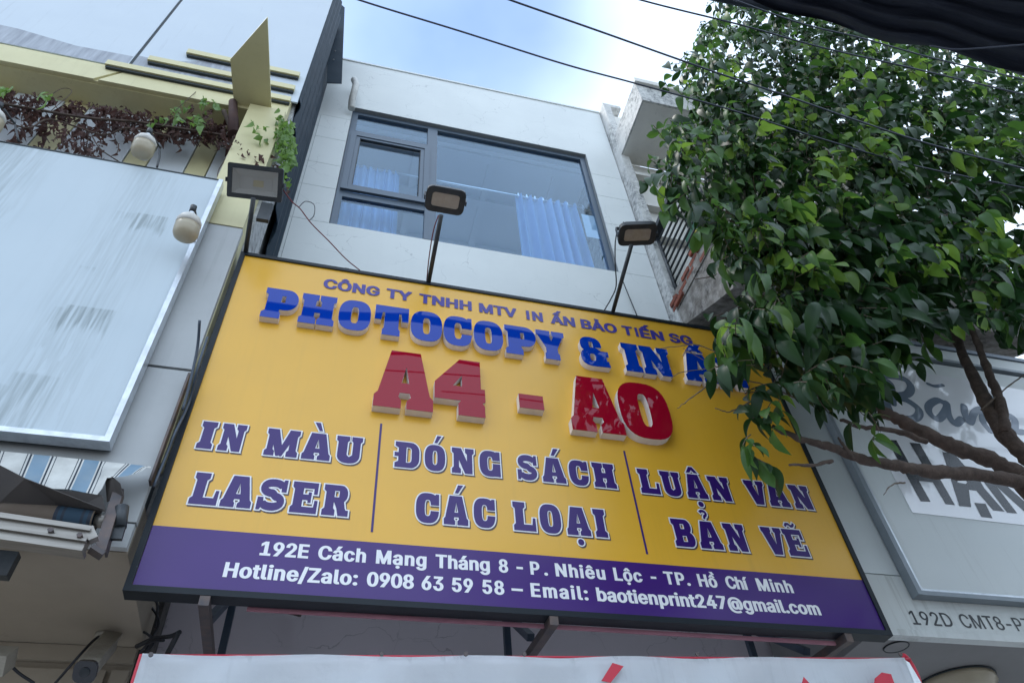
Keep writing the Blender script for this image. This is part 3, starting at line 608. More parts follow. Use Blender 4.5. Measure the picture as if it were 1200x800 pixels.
for key, a, b, z0, h in (('A_big', .170, .525, 4.477, .480), ('4', .532, .850, 4.480, .475), ('-', 1.068, 1.228, 4.602, .118), ('A_big', 1.398, 1.755, 4.473, .478), ('0', 1.748, 2.108, 4.473, .478)):
    if key == '-': z0, h = 4.602, .118
    y_ = 3.243 if key != '0' else 3.2405
    raised(key, [], a * k2, b * k2, kz(z0, k2), h * k2, y_, 'red', 'red', .057)
# steel brackets back to the wall
for x, dx in ((-.48, 0), (1.168, 0), (2.865, 0)):
    br = sg.part('bracket', bar(nb(), (x, SY - .01, 3.275), (x, 4.49, 3.34), .045, .045), 'steel')
    sg.part('upright', bar(nb(), (x + .02, 4.25, 3.05), (x + .02, 4.25, 4.4), .04, .04, Vector((0, 1, 0))), 'blue_steel', br)
    sg.part('strut', bar(nb(), (x + .005, 4.22, 3.78), (x - .012, 3.66, 3.36), .04, .04), 'blue_steel', br)
sg.part('pink_fabric_strip', bar(nb(), (-.30, 3.392, 3.298), (2.86, 3.390, 3.286), .012, .020), 'pink')
sg.part('clip', bx(-.12, -.09, 3.30, 3.33, 5.829, 5.85), 'black')

# ================================================================== floodlights on arms over the sign
def flood(anchor, elbow, name, label, w, h, centre, tilt_deg, yaw, lensm, roll, glassy):
    t = Thing('floodlight', anchor, label, 'floodlight', 'floodlights on arms above the yellow signboard')
    t.part('arm', tube(nb(), [anchor, elbow], .016, 10), 'black')
    Rm = Matrix.Translation(centre) @ Matrix.Rotation(math.radians(yaw), 4, 'Z') @ Matrix.Rotation(math.radians(roll), 4, 'Y') @ Matrix.Rotation(math.radians(tilt_deg), 4, 'X')
    # local: x width, y height, -z the shining face
    def loc(bm_): bmesh.ops.transform(bm_, matrix=Rm, verts=bm_.verts); bmesh.ops.recalc_face_normals(bm_, faces=bm_.faces); return bm_
    def rr_(w_, h_, r):
        o = []
        for cx, cy, a in ((w_ / 2 - r, h_ / 2 - r, 0), (-w_ / 2 + r, h_ / 2 - r, 90), (-w_ / 2 + r, -h_ / 2 + r, 180), (w_ / 2 - r, -h_ / 2 + r, 270)): o += arc(cx, cy, r, r, a, a + 90, 4)
        return o
    r = .012 if glassy else .045
    bm = nb(); fw = .032 if glassy else .042
    A = rr_(w, h, r); Bi = rr_(w - 2 * fw, h - 2 * fw, max(.004, r - .02)); C_ = rr_(w - .03, h - .03, r)
    n = len(A)
    def ring(P_, z): return [bm.verts.new((p[0], p[1], z)) for p in P_]
    r0, r1, r2 = ring(C_, .055), ring(A, .03), ring(A, -.005); r3 = ring(Bi, -.008); r4 = ring(Bi, .004)
    for a, b in ((r0, r1), (r1, r2), (r2, r3), (r3, r4)):
        for i in range(n): bm.faces.new((a[i], a[(i + 1) % n], b[(i + 1) % n], b[i]))
    bm.faces.new(r0)
    hs = t.part('housing', loc(bm), 'black')
    for i in range(9): t.part('cooling_fin', loc(bx(-w / 2 + .04 + i * (w - .08) / 8 - .003, -w / 2 + .04 + i * (w - .08) / 8 + .003, -h / 2 + .03, h / 2 - .03, .054, .075)), 'black', hs)
    wi, hi = w - 2 * fw - .002, h - 2 * fw - .002
    if glassy:
        bm = nb(); a = [bm.verts.new((sx * wi / 2, sy * hi / 2, .0)) for sx, sy in ((-1, -1), (1, -1), (1, 1), (-1, 1))]; b = [bm.verts.new((sx * wi / 2 * .72, sy * hi / 2 * .5 + .01, .045)) for sx, sy in ((-1, -1), (1, -1), (1, 1), (-1, 1))]
        for i in range(4): bm.faces.new((a[i], a[(i + 1) % 4], b[(i + 1) % 4], b[i]))
        bm.faces.new(b); t.part('reflector', loc(bm), 'reflector', hs)
        t.part('led_plate', loc(bx(-.02, .05, -.015, .03, .038, .043)), 'led', hs)
        t.part('cover_glass', loc(bx(-wi / 2, wi / 2, -hi / 2, hi / 2, -.006, -.003)), 'lens_glass', hs)
    else: t.part('lens', loc(bx(-wi / 2, wi / 2, -hi / 2, hi / 2, -.004, .002, bev=.001)), 'lens', hs)
    bm = nb()
    box(bm, -w / 2 - .012, -w / 2 - .004, -.015, .015, -.01, .085); box(bm, w / 2 + .004, w / 2 + .012, -.015, .015, -.01, .085); box(bm, -w / 2 - .004, w / 2 + .004, -.015, .015, .079, .085)
    t.part('yoke', loc(bm), 'black')
    return t
c1 = PY(299, 214, 2.92); a1 = Vector((-.80, 3.29, 5.84)); e1 = PY(297, 232, 2.93)
f1 = flood(a1, e1, '', 'left floodlight with clear rectangular glass, beside the creeper-covered beam', .37, .235, c1, -30, -4, None, 0, True)
f1.part('junction_bracket', bx(e1.x + .045, e1.x + .125, 2.99, 3.02, e1.z - .14, e1.z + .06), 'black')
c2 = PY(522, 235, 2.78); a2 = Vector((.49, 3.30, 5.825)); e2 = PY(517, 252, 2.78)
flood(a2, e2, '', 'middle floodlight with frosted lens, in front of the wide window', .285, .19, c2, -14, 0, None, 0, False)
c3 = PY(747, 275, 2.74); a3 = Vector((1.935, 3.30, 5.812)); e3 = PY(740, 287, 2.75)
flood(a3, e3, '', 'right floodlight with frosted lens, beside the balcony railing and tree', .285, .20, c3, 3, -14, None, 0, False)
# lamp wires
def cable(pts, r, m, label, name='lamp_wire', group=None, n=6, cat='wire'):
    return single(name, tube(nb(), spline(pts, n), r, 6), m, label, cat, group, smooth=True)
cable([PY(330, 220, 2.95), PY(342, 236, 3.0), PY(352, 245, 3.05), PY(365, 262, 3.12), PY(385, 282, 3.2), PY(405, 303, 3.28), PY(422, 317, 3.33)], .0045, 'cable_red', 'thin red wire running from left floodlight down to the sign top')
cable([PY(350, 243, 3.04), PY(358, 236, 3.03), PY(368, 240, 3.06), PY(368, 252, 3.08), PY(363, 258, 3.11)], .003, 'cable', 'small black wire loop beside the left floodlight wire')
cable([PY(514, 252, 2.8), PY(508, 270, 2.9), PY(503, 300, 3.1), PY(500, 329, 3.3)], .004, 'cable_red', 'thin red wire hanging beside the middle floodlight arm')
cable([PY(724, 266, 2.8), PY(721, 285, 2.85), PY(721, 310, 2.95), PY(722, 335, 3.1), PY(716, 350, 3.25), PY(708, 364, 3.32)], .005, 'cable', 'dark wire drooping beside the right floodlight arm')
cable([PY(729, 327, 4.42), PY(735, 342, 4.45), PY(747, 371, 4.46)], .006, 'cable', 'thin black wire hanging on the white wall under the window corner')

# ================================================================== left building
LX = -.86
lb = Thing('left_building', (-2.8, 3.8, 0), 'left shophouse clad in grey, white and pale yellow panels', 'building')
lb.part('main_wall', bx(-7, LX - .04, 4.31, 9, .13, 12), 'soffit')
lb.part('upper_block', bx(-7, LX - .03, 3.62, 4.30, 6.05, 12.5), 'white_clad')
lb.part('slab', bx(-7, LX - .004, 3.30, 4.305, 3.487, 3.75), 'soffit')
# fascia: two grey sheets with an open joint
bm = nb(); box(bm, -7, LX, 3.25, 3.29, 4.632, 6.045)
f_ = lb.part('grey_sheet', bm, 'grey_fascia'); lb.part('grey_sheet', bx(-7, LX, 3.25, 3.29, 3.62, 4.612), 'grey_fascia')
lb.part('grey_sheet', bx(-1.25, LX - .003, 3.252, 3.288, 3.487, 3.61), 'grey_fascia')
lb.part('fascia_core', bx(-7, LX - .012, 3.29, 3.40, 3.75, 6.04), 'dark_joint')
lb.part('yellow_side_strip', bx(LX - .010, LX + .003, 3.292, 3.385, 4.0, 6.6), 'ybeige')
lb.part('corner_flashing', bar(nb(), PX(222, 440, LX + .008), PX(176, 566, LX + .008) , .012, .05), 'steel')
# yellow pilaster
lb.part('pilaster', bx(-1.17, LX + .0, 3.26, 3.62, 6.053, 7.95), 'ybeige')
lb.part('pilaster_cap_strip', bx(-1.17, LX, 3.245, 3.262, 6.053, 6.42), 'ybeige')
# recessed band wall with yellow stripes
for a, b, m in ((-7, -3.35, 'white_clad'), (-3.35, -3.1, 'ybeige'), (-3.1, -2.72, 'white_clad'), (-2.72, -2.52, 'ybeige'), (-2.52, -2.02, 'white_clad'), (-2.02, -1.84, 'ybeige'), (-1.84, -1.55, 'white_clad'), (-1.55, -1.38, 'ybeige'), (-1.38, -1.23, 'white_clad'), (-1.23, -1.175, 'ybeige')):
    w_ = .006
    lb.part('band_panel', bx(a + w_, b - w_ if b != -1.175 else b, 3.58, 3.61, 6.06, 7.94), m)
# beam
def xz(x, y, Y): p = PY(x, y, Y); return p.x, p.z
BZ = 7.95
lb.part('beam', bx(-7, LX, 3.335, 3.615, BZ, 8.72), 'ybeige')
sx_ = xz(146, 78, 3.33)[0]
lb.part('beam_cover', prism(nb(), [(-7, BZ - .004), (sx_ - .14, BZ - .004), (sx_ + .05, 8.24), (-7, 8.235)], 'y', 3.315, 3.334), 'ybeige')
lb.part('beam_cover', prism(nb(), [(sx_ - .10, BZ - .004), (LX, BZ - .004), (LX, 8.26), (sx_ + .09, 8.25)], 'y', 3.315, 3.334), 'ybeige')
lb.part('soffit_board', bx(-7, -1.35, 3.36, 3.61, BZ - .012, BZ - .002), 'ybeige')
zst = [xz(330, 108, 3.3)[1], xz(334, 93, 3.3)[1], xz(338, 81, 3.3)[1]]
for i, (px, py) in enumerate(((127, 73), (176, 68), (221, 60))):
    x_, z_ = xz(px, py, 3.3); zt = z_; lb.part('louvre_strip', bx(x_, LX - .002, 3.275, 3.312, zt - .085, zt - .0), 'ybeige'); lb.part('louvre_shadow_gap', bx(x_ + .01, LX - .006, 3.290, 3.312, zt - .115, zt - .087), 'dark_joint')
# upper white panels and grime above the louvres
seam = xz(184, 37, 3.33)[0]
up = lambda a, b: lb.part('upper_panel', bx(a, b, 3.318, 3.334, 8.27, 12.6), 'panel_up')
up(-7, seam - .012); up(seam + .018, LX + .055)
lb.part('panel_joint', bx(seam - .012, seam + .018, 3.326, 3.336, 8.27, 12.6), 'dark_joint')
gp = [(-7, 8.60), (-7, 8.275), (seam - .02, 8.275), (seam - .02, 8.52), (seam - .5, 8.50), (seam - 1.0, 8.60), (seam - 1.6, 8.62), (seam - 2.2, 8.60)]
lb.part('grime', prism(nb(), gp, 'y', 3.3165, 3.3185), 'grime', label='dark rain grime along the foot of the upper panel')
gp = [(seam + .02, 8.275), (-1.2, 8.275), (-1.2, 8.86), (-1.6, 8.84), (seam + .45, 8.66), (seam + .2, 8.55), (seam + .02, 8.56)]
lb.part('grime', prism(nb(), gp, 'y', 3.3165, 3.3185), 'grime')
lb.part('canopy_plate', prism(nb(), [(-1.302, 3.56), (-1.348, 2.91), (-1.05, 2.48), (-.978, 3.56)], 'z', 7.99, 8.01), 'ybeige', label='pale yellow plate sticking out over the street')
# rough side wall
def rough(poly, xa, xb):
    bm = nb(); prism(bm, poly, 'x', xa, xb); return bm
lb.part('rough_side_wall', bx(LX - .03, -.83, 3.40, 3.82, 3.8, 8.6), 'rough_wall')
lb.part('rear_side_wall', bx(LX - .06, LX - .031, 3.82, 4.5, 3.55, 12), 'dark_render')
# ceiling under the slab with trims
lb.part('trim_strip', bx(-7, -.90, 4.27, 4.309, 3.40, 3.483), 'soffit')
lb.part('lower_panel', bx(-2.1, -1.02, 4.28, 4.306, 2.2, 3.36), 'soffit'); lb.part('lower_panel', bx(-.99, -.905, 4.27, 4.308, 2.0, 3.36), 'soffit')
# corrugated dark sheet on the flank of the upper block
sh = Thing('corrugated_sheet', (-.8, 3.9, 6.5), 'dark blue corrugated metal sheet on the flank above the creeper', 'metal sheet')
bm = nb(); N = 36; prof = []
pts = [(3.335, 7.0), (3.70, 6.85), (4.23, 6.56), (4.55, 6.95)]
def zlow(y):
    if y < 3.55: return 8.35 - (y - 3.335) * 1.0
    if y < 4.2: return 8.1 - (y - 3.55) / .65 * 1.55
    return 6.55 + (y - 4.2) * 1.2
cols_ = []
for i in range(N + 1):
    y = 3.325 + (4.50 - 3.325) * i / N; x = -.800 + .022 * max(-1, min(1, 1.6 * math.sin(i / N * 2 * math.pi * 6)))
    cols_.append((x, y))
for (x, y), (x2, y2) in zip(cols_, cols_[1:]):
    v = [bm.verts.new(p) for p in ((x, y, zlow(y)), (x2, y2, zlow(y2)), (x2, y2, 12.4), (x, y, 12.4))]; bm.faces.new(v)
bmesh.ops.remove_doubles(bm, verts=bm.verts, dist=1e-4)
bmesh.ops.solidify(bm, geom=bm.faces[:], thickness=.006)
sh.part('sheet', bm, 'sheet')
fl = [S(383, 97, 4.1), S(400.5, 97.5, 4.1), S(404, 9, 4.1), S(397, 3, 4.1), S(386, 4, 4.1)]
sh.part('turned_flange', prism(nb(), fl, 'y', 4.10, 4.112), 'sheet')
for a_, b_ in ((394, 30), (391, 70), (393, 60)): sh.part('rivet', tube(nb(), [PY(a_, b_, 4.1), PY(a_, b_, 4.092)], .01, 8), 'silver')

# lower blank signboard of the left building
bs = Thing('blank_signboard', (-2.4, 3.2, 3.98), 'large blank dirty white signboard with silver edge on the left building', 'signboard')
zb_, zt_ = 3.985, 6.463; xr_ = -1.080
bs.part('face', bx(-6.5, xr_ - .03, 3.155, 3.20, zb_ + .03, zt_), 'panel')
bs.part('edge_trim', bx(xr_ - .03, xr_, 3.14, 3.215, zb_, zt_), 'silver'); bs.part('edge_trim', bx(-6.5, xr_ - .03, 3.14, 3.215, zb_, zb_ + .03), 'silver')
bs.part('top_trim', bx(-6.5, xr_ - .03, 3.150, 3.215, zt_, zt_ + .012), 'dark_joint')
bs.part('box_side', bx(-6.5, xr_ - .012, 3.216, 3.249, zb_ + .02, zt_ - .02), 'dark_joint')
# old tape smears
def add_stains(m, patches):
    """tape residue and the rain trails above it, in the board's own coordinates: (x, z, width, height, strength)"""
    t = m.node_tree; b = t.nodes['Principled BSDF']; src = b.inputs['Base Color'].links[0].from_socket
    tc = t.nodes.new('ShaderNodeTexCoord'); sx = t.nodes.new('ShaderNodeSeparateXYZ'); t.links.new(tc.outputs['Object'], sx.inputs[0])
    def math_(op, a, b_, c=None, cl=False):
        n = t.nodes.new('ShaderNodeMath'); n.operation = op; n.use_clamp = cl
        for i, v in enumerate((a, b_) if c is None else (a, b_, c)):
            if isinstance(v, (int, float)): n.inputs[i].default_value = v
            else: t.links.new(v, n.inputs[i])
        return n.outputs[0]
    def noi(sc, st, det=4):
        mp = t.nodes.new('ShaderNodeMapping'); mp.inputs['Scale'].default_value = st; n = t.nodes.new('ShaderNodeTexNoise'); n.inputs['Scale'].default_value = sc; n.inputs['Detail'].default_value = det
        t.links.new(tc.outputs['Object'], mp.inputs[0]); t.links.new(mp.outputs[0], n.inputs['Vector']); return n.outputs['Fac']
    fine = math_('MULTIPLY_ADD', noi(60, (1, 1, .05), 5), 3.2, -1.1, True); rag = noi(30, (1, 1, .1), 3); tot = None
    for (x, z, w, h, k, soft) in patches:
        ex = math_('MULTIPLY', math_('MULTIPLY_ADD', math_('ABSOLUTE', math_('SUBTRACT', sx.outputs['X'], x), 0), -1.0 / soft, (w / 2) / soft + .5, True), k)
        dz = math_('SUBTRACT', z, sx.outputs['Z'])
        top = math_('MULTIPLY_ADD', dz, 1.0 / (.012 + soft * .3), .5, True)
        bot = math_('MULTIPLY_ADD', math_('MULTIPLY_ADD', rag, h * 1.6, math_('MULTIPLY_ADD', dz, -1.0, h * .15)), 12, 0.0, True)
        f = math_('MULTIPLY', math_('MULTIPLY', ex, top), bot); tot = f if tot is None else math_('MAXIMUM', tot, f)
    f = math_('MULTIPLY', tot, fine); mx = t.nodes.new('ShaderNodeMixRGB'); t.links.new(f, mx.inputs[0]); t.links.new(src, mx.inputs[1]); mx.inputs[2].default_value = (.22, .26, .27, 1); t.links.new(mx.outputs[0], b.inputs['Base Color'])
def st(px, py, w, h, k, soft=.015): c = PY(px, py, 3.155) - bs.L; return (c.x, c.z, w, h, k, soft)
add_stains(M['panel'], [st(180, 252, .22, .22, .8), st(108, 360, .26, .26, .85), st(148, 248, .13, .16, .45), st(78, 360, .12, .26, .5), st(104, 312, .10, .08, .6), st(185, 205, .35, 2.4, .28, .25), st(45, 438, .22, .5, .6, .05), st(8, 450, .2, .5, .6, .05), st(20, 168, .5, 1.0, .4, .2)])
# ------------------------------------------------------------------ large LED bulbs
def bulb(p, cord, label, bracket):
    t = Thing('led_bulb', p, label, 'light bulb', 'big frosted bulbs round the blank signboard')
    T = Matrix.Translation(p) @ Matrix.Rotation(math.radians(16), 4, 'X') @ Matrix.Scale(.86, 4)
    t.part('globe', lathe(nb(), [(.004, -.155), (.045, -.150), (.075, -.130), (.088, -.10), (.090, -.06), (.088, -.015)], T, 28), 'cream')
    bm = nb(); lathe(bm, [(.089, -.02), (.089, .015), (.072, .05), (.035, .082)], T, 28)
    for i in range(28):
        a = i / 28 * 2 * math.pi; q = Vector((math.cos(a), math.sin(a), 0)); bar(bm, T @ (q * .086 + Vector((0, 0, .012))), T @ (q * .045 + Vector((0, 0, .072))), .004, .008)
    t.part('collar', bm, 'white_plastic')
    t.part('screw_cap', lathe(nb(), [(.022, .07), (.022, .08), (.019, .084), (.022, .09), (.019, .096), (.022, .102), (.019, .108), (.02, .115), (.01, .13)], T, 16), 'silver')
    t.part('socket', tube(nb(), [T @ Vector((0, 0, .11)), T @ Vector((0, 0, .17))], .02, 10), 'black')
    t.part('bracket_arm', tube(nb(), spline([p + Vector((0, .01, .16))] + cord, 5), .008, 6), 'black')
    return t
b1 = PY(221, 262, 2.96); bulb(b1, [b1 + Vector((.02, .12, .12)), b1 + Vector((.0, .22, .0)), PY(225, 295, 3.16)], 'frosted bulb overlapping the right silver edge of the blank signboard', None)
b2 = PY(170, 168, 3.05); bulb(b2, [b2 + Vector((.06, .10, .14)), PY(186, 168, 3.2), PY(187, 182, 3.22), PY(184, 196, 3.22)], 'frosted bulb hanging above the top edge of the blank signboard', None)
b3 = PY(-8, 138, 3.05); bulb(b3, [b3 + Vector((.06, .10, .14)), PY(16, 140, 3.2), PY(22, 166, 3.22)], 'frosted bulb cut by the left edge of the photo', None)

# ------------------------------------------------------------------ awning, mostly rolled in
aw = Thing('retractable_awning', (-2, 3.0, 3.4), 'torn blue and white striped retractable awning with aluminium bar under the left signboard', 'awning')
def patch(Y0, quad, nx, nz, matf, wav=0.0):
    pass
# striped valance: a sheet between a top line and a torn bottom line, coloured stripe by stripe
tl, tr = (-40, 524), (176, 546); bl_ = [(-420, 506), (-40, 560), (0, 572), (30, 570), (60, 572), (84, 573), (100, 576), (122, 580), (126, 560), (150, 558), (168, 553), (176, 547)]
def topy(x): return 524 + (x + 40) * 22 / 216
def boty(x):
    for (a, b), (c, d) in zip(bl_, bl_[1:]):
        if a <= x <= c: return b + (d - b) * (x - a) / max(1e-6, c - a)
    return bl_[-1][1]
pat = []; u = -420.0; cyc = [('stripe_b', 20), ('stripe_w', 2), ('stripe_k', 2.4), ('stripe_w', 3), ('stripe_k', 1.2), ('stripe_w', 27), ('stripe_k', 1.2), ('stripe_w', 2.5), ('stripe_k', 2.4), ('stripe_w', 2)]
k_ = 0; bm = nb(); mats = ['stripe_b', 'stripe_w', 'stripe_k']
while u < 190:
    nm, wd_ = cyc[k_ % len(cyc)]; k_ += 1; wd_ *= 1.0 - .0012 * max(-300, u)
    steps = max(1, int(wd_ / 5))
    for s in range(steps):
        a, b = u + wd_ * s / steps, u + wd_ * (s + 1) / steps
        R = 5; grid_ = []
        for xx in (a, b):
            rowv = []
            for j in range(R + 1):
                t_ = j / R; sl = -16 * t_; x_ = xx + sl * 1.0
                yb = boty(min(176, max(-420, x_ + 4))); yt = topy(xx)
                if yb < yt + .5: yb = yt + .5
                yy = yt + (yb - yt) * t_; Y = 3.17 - .10 * t_ + .012 * math.sin(xx * .16 + j * .8)
                rowv.append(bm.verts.new(PY(min(x_, 177), yy, Y)))
            grid_.append(rowv)
        for j in range(R):
            f = bm.faces.new((grid_[0][j], grid_[1][j], grid_[1][j + 1], grid_[0][j + 1])); f.material_index = mats.index(nm); f.smooth = True
    u += wd_
bmesh.ops.remove_doubles(bm, verts=bm.verts, dist=1e-5)
aw.part('striped_cover', bm, mats, label='blue and white striped fabric with torn edge')
def sheetpoly(pts, th=.004):
    bm = nb(); f = bm.faces.new([bm.verts.new(p) for p in pts]); bmesh.ops.triangulate(bm, faces=[f]); bmesh.ops.solidify(bm, geom=bm.faces[:], thickness=th); return bm
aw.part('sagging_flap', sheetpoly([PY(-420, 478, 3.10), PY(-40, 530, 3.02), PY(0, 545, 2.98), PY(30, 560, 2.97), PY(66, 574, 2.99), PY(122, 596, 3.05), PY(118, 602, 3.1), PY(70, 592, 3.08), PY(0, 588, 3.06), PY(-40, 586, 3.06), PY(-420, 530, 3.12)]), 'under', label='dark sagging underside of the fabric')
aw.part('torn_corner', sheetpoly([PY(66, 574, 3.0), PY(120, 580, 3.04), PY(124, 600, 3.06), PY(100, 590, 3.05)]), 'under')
# roller
ra, rb_ = PY(-60, 594, 3.12), PY(112, 610, 3.12); ra = rb_ + (ra - rb_) * 2.8; bm = nb(); seq = [('roll_c', .30), ('stripe_k', .02), ('roll_b', .02), ('stripe_k', .015), ('roll_b', .09), ('stripe_k', .015), ('roll_b', .02), ('stripe_k', .02)]
mr = ['roll_c', 'roll_b', 'stripe_k']; tpos = 0; L_ = (rb_ - ra).length; d_ = (rb_ - ra).normalized(); i = 3
while tpos < L_:
    nm, w_ = seq[i % len(seq)]; i += 1; w_ *= .75; e_ = min(L_, tpos + w_); tube(bm, [ra + d_ * tpos, ra + d_ * e_], .055, 18, cap=False, mi=mr.index(nm)); tpos = e_
aw.part('fabric_roller', bm, mr)
aw.part('roller_end', tube(nb(), [rb_, rb_ + d_ * .05], .03, 14), 'alu_bar')
ba, bb = PY(-60, 608, 2.98), PY(105, 632, 2.98); ba = bb + (ba - bb) * 2.8
bm = nb(); bar(bm, ba, bb, .05, .10); bar(bm, ba + Vector((0, -.03, .025)), bb + Vector((0, -.03, .025)), .02, .012); bar(bm, ba + Vector((0, -.03, -.025)), bb + Vector((0, -.03, -.025)), .02, .012)
bar(bm, ba + Vector((0, 0, -.062)), bb + Vector((0, 0, -.062)), .07, .02)
aw.part('front_bar', bm, 'alu_bar')
for q in ((60, 623), (94, 629)):
    p = PY(q[0], q[1], 2.95); aw.part('bolt', tube(nb(), [p, p + Vector((0, -.02, 0))], .012, 6), 'steel')
aw.part('bar_end_cap', bar(nb(), PY(104, 620, 2.97), PY(110, 633, 2.97), .035, .035), 'alu_bar')
bm = nb(); bar(bm, PY(139, 575, 3.12), PY(117, 646, 3.04), .045, .015, Vector((0, 1, 0))); bar(bm, PY(144, 577, 3.18), PY(124, 648, 3.10), .010, .05, Vector((0, 1, 0)))
aw.part('end_bracket', bm, 'steel'); aw.part('bracket_foot', bar(nb(), PY(106, 642, 2.98), PY(120, 651, 3.0), .05, .02), 'steel')
aw.part('gear_box', tube(nb(), [PY(143, 594, 3.10), PY(141, 618, 3.10)], [.030, .026], 12), 'black'); aw.part('gear_arm', bar(nb(), PY(140, 612, 3.1), PY(134, 632, 3.1), .02, .06), 'black')
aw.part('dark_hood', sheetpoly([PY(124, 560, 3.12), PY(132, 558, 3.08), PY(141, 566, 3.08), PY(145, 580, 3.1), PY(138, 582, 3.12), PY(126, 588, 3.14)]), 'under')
single('dark_bracket', bar(nb(), PY(-6, 676, 3.3), PY(9, 648, 3.3), .05, .10), 'black', 'black metal bracket end at the left edge under the awning', 'bracket')

# ------------------------------------------------------------------ security camera and its surroundings
sc_ = Thing('security_camera', PZ(126, 744, 3.485), 'aged bullet security camera on the beige soffit with dark front', 'security camera')
m0 = PZ(126, 744, 3.486)
sc_.part('mount_disc', tube(nb(), [m0, m0 + Vector((0, 0, -.022))], [.062, .058], 20), 'cctv')
m1 = m0 + Vector((0, 0, -.02)); m2 = PY(118, 763, m0.y - .12); sc_.part('neck', tube(nb(), [m1, (m1 + m2) / 2, m2], .02, 12), 'cctv')
ca, cb = PY(129, 752, m0.y - .06), PY(101, 785, m0.y - .34)
dd = (cb - ca).normalized()
bm = nb()
def rbar(bm, a, b, w, h, r, seg=3):
    d = (b - a).normalized(); u = d.cross(Vector((0, 0, 1))).normalized(); v = u.cross(d); P_ = []
    for cx, cy, st in ((w / 2 - r, h / 2 - r, 0), (-w / 2 + r, h / 2 - r, 90), (-w / 2 + r, -h / 2 + r, 180), (w / 2 - r, -h / 2 + r, 270)): P_ += arc(cx, cy, r, r, st, st + 90, seg)
    A = [bm.verts.new(a + u * p[0] + v * p[1]) for p in P_]; B = [bm.verts.new(b + u * p[0] + v * p[1]) for p in P_]; n = len(P_)
    for i in range(n): bm.faces.new((A[i], A[(i + 1) % n], B[(i + 1) % n], B[i]))
    bm.faces.new(A[::-1]); bm.faces.new(B); bmesh.ops.recalc_face_normals(bm, faces=bm.faces); return bm
sc_.part('body', rbar(bm, ca + dd * .03, cb, .085, .085, .025), 'cctv')
sc_.part('sun_shield', rbar(nb(), ca + dd * .0 + Vector((0, 0, .048)), cb + dd * .02 + Vector((0, 0, .048)), .092, .012, .005), 'cctv')
sc_.part('front_ring', rbar(nb(), cb, cb + dd * .022, .10, .10, .03), 'cctv_face'); sc_.part('lens', tube(nb(), [cb + dd * .022, cb + dd * .028], .022, 16), 'black')
cable([PY(126, 741, m0.y + .02), PY(112, 748, m0.y - .05), PY(98, 762, m0.y - .12), PY(82, 780, m0.y - .1), PY(62, 803, m0.y)], .007, 'cable', 'black cable curling from the security camera mount', 'camera_cable')
cable([PY(12, 778, 3.9), PY(22, 788, 3.95), PY(40, 800, 4.0)], .007, 'cable', 'black cable sagging at the lower left corner', 'camera_cable')
single('junction_box', bar(nb(), PY(-8, 780, 3.7), PY(7, 768, 3.8), .09, .09), 'cctv', 'aged grey box at the lower left edge of the photo', 'box')
# cables and clutter in the gap between the buildings
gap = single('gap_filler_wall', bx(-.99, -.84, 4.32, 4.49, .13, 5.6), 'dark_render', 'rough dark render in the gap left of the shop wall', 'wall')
for j, (pts, lab) in enumerate((
    ([PY(160, 700, 4.2), PY(178, 712, 4.15), PY(186, 730, 4.15), PY(176, 750, 4.2), PY(168, 768, 4.2)], 'black cable curling below the left corner of the yellow sign'),
    ([PY(152, 718, 4.2), PY(170, 704, 4.1), PY(184, 706, 4.1), PY(182, 735, 4.2)], 'black cable looping over the rough gap left of the shop wall'),
    ([PY(155, 735, 4.2), PY(172, 742, 4.1), PY(180, 752, 4.1), PY(170, 765, 4.1)], 'lower black cable loop in the rough gap above the banner corner'))):
    cable(pts, .007, 'cable', lab, 'loose_cable')
st_ = Thing('cable_stub', PY(176, 746, 4.0), 'bundle of black cables poking out above the left banner corner', 'cable bundle')
st_.part('upper_strand', tube(nb(), spline([PY(160, 757, 4.2), PY(180, 748, 4.1), PY(200, 745, 4.0), PY(211, 740, 3.95)], 5), [.012] * 16), 'cable')
st_.part('lower_strand', tube(nb(), [PY(209, 741, 3.95), PY(196, 766, 4.05)], .014, 8), 'cable')
st_.part('thin_strand', tube(nb(), spline([PY(163, 765, 4.2), PY(176, 752, 4.1), PY(192, 750, 4.0)], 5), .007, 6), 'cable')
for nm, pts in (('side', [PX(243, 395, LX + .03), PX(232, 430, LX + .05), PX(222, 470, LX + .04), PX(206, 505, LX + .04), PX(196, 530, LX + .03), PX(180, 570, LX + .03)]), ('s2', [PX(234, 375, LX + .02), PX(231, 410, LX + .03), PX(221, 455, LX + .04), PX(214, 480, LX + .04)])):
    cable(pts, .008, 'blue_steel', 'blue grey cable behind the left edge of the yellow sign' if nm == 'side' else 'shorter pale cable beside the grey fascia corner', 'edge_cable')
single('wall_anchor', bar(nb(), PY(335, 716, 4.48), PY(352, 720, 4.40), .02, .02), 'steel', 'rusty anchor stub on the wall under the sign', 'anchor')

# ------------------------------------------------------------------ creeper, mostly dead
def leaf_geo(L, w, fold, droop, n=4, rag=0.0):
    """blade along +x from the stalk, midrib folded; returns verts, faces"""
    vs, fs = [], []
    for i in range(n + 1):
        t = i / n; hw = w * math.sin(math.pi * min(1, t ** .8 * 1.0)) * (1 - .25 * t) if 0 < i < n else .002
        x = L * t * (1 - .15 * t * droop); z = -L * droop * .45 * t * t
        vs += [(x, -hw, z + fold * hw), (x, 0, z), (x, hw, z + fold * hw)]
    for i in range(n):
        a = i * 3; fs += [(a, a + 1, a + 4, a + 3), (a + 1, a + 2, a + 5, a + 4)]
    return vs, fs
def add_leaf(V, F, geo, Mx):
    b = len(V); V += [Mx @ Vector(v) for v in geo[0]]; F += [tuple(b + i for i in f) for f in geo[1]]
cr_ = Thing('creeper', PY(150, 135, 3.5), 'half dead creeper with dark brown leaves along the yellow beam', 'creeper')
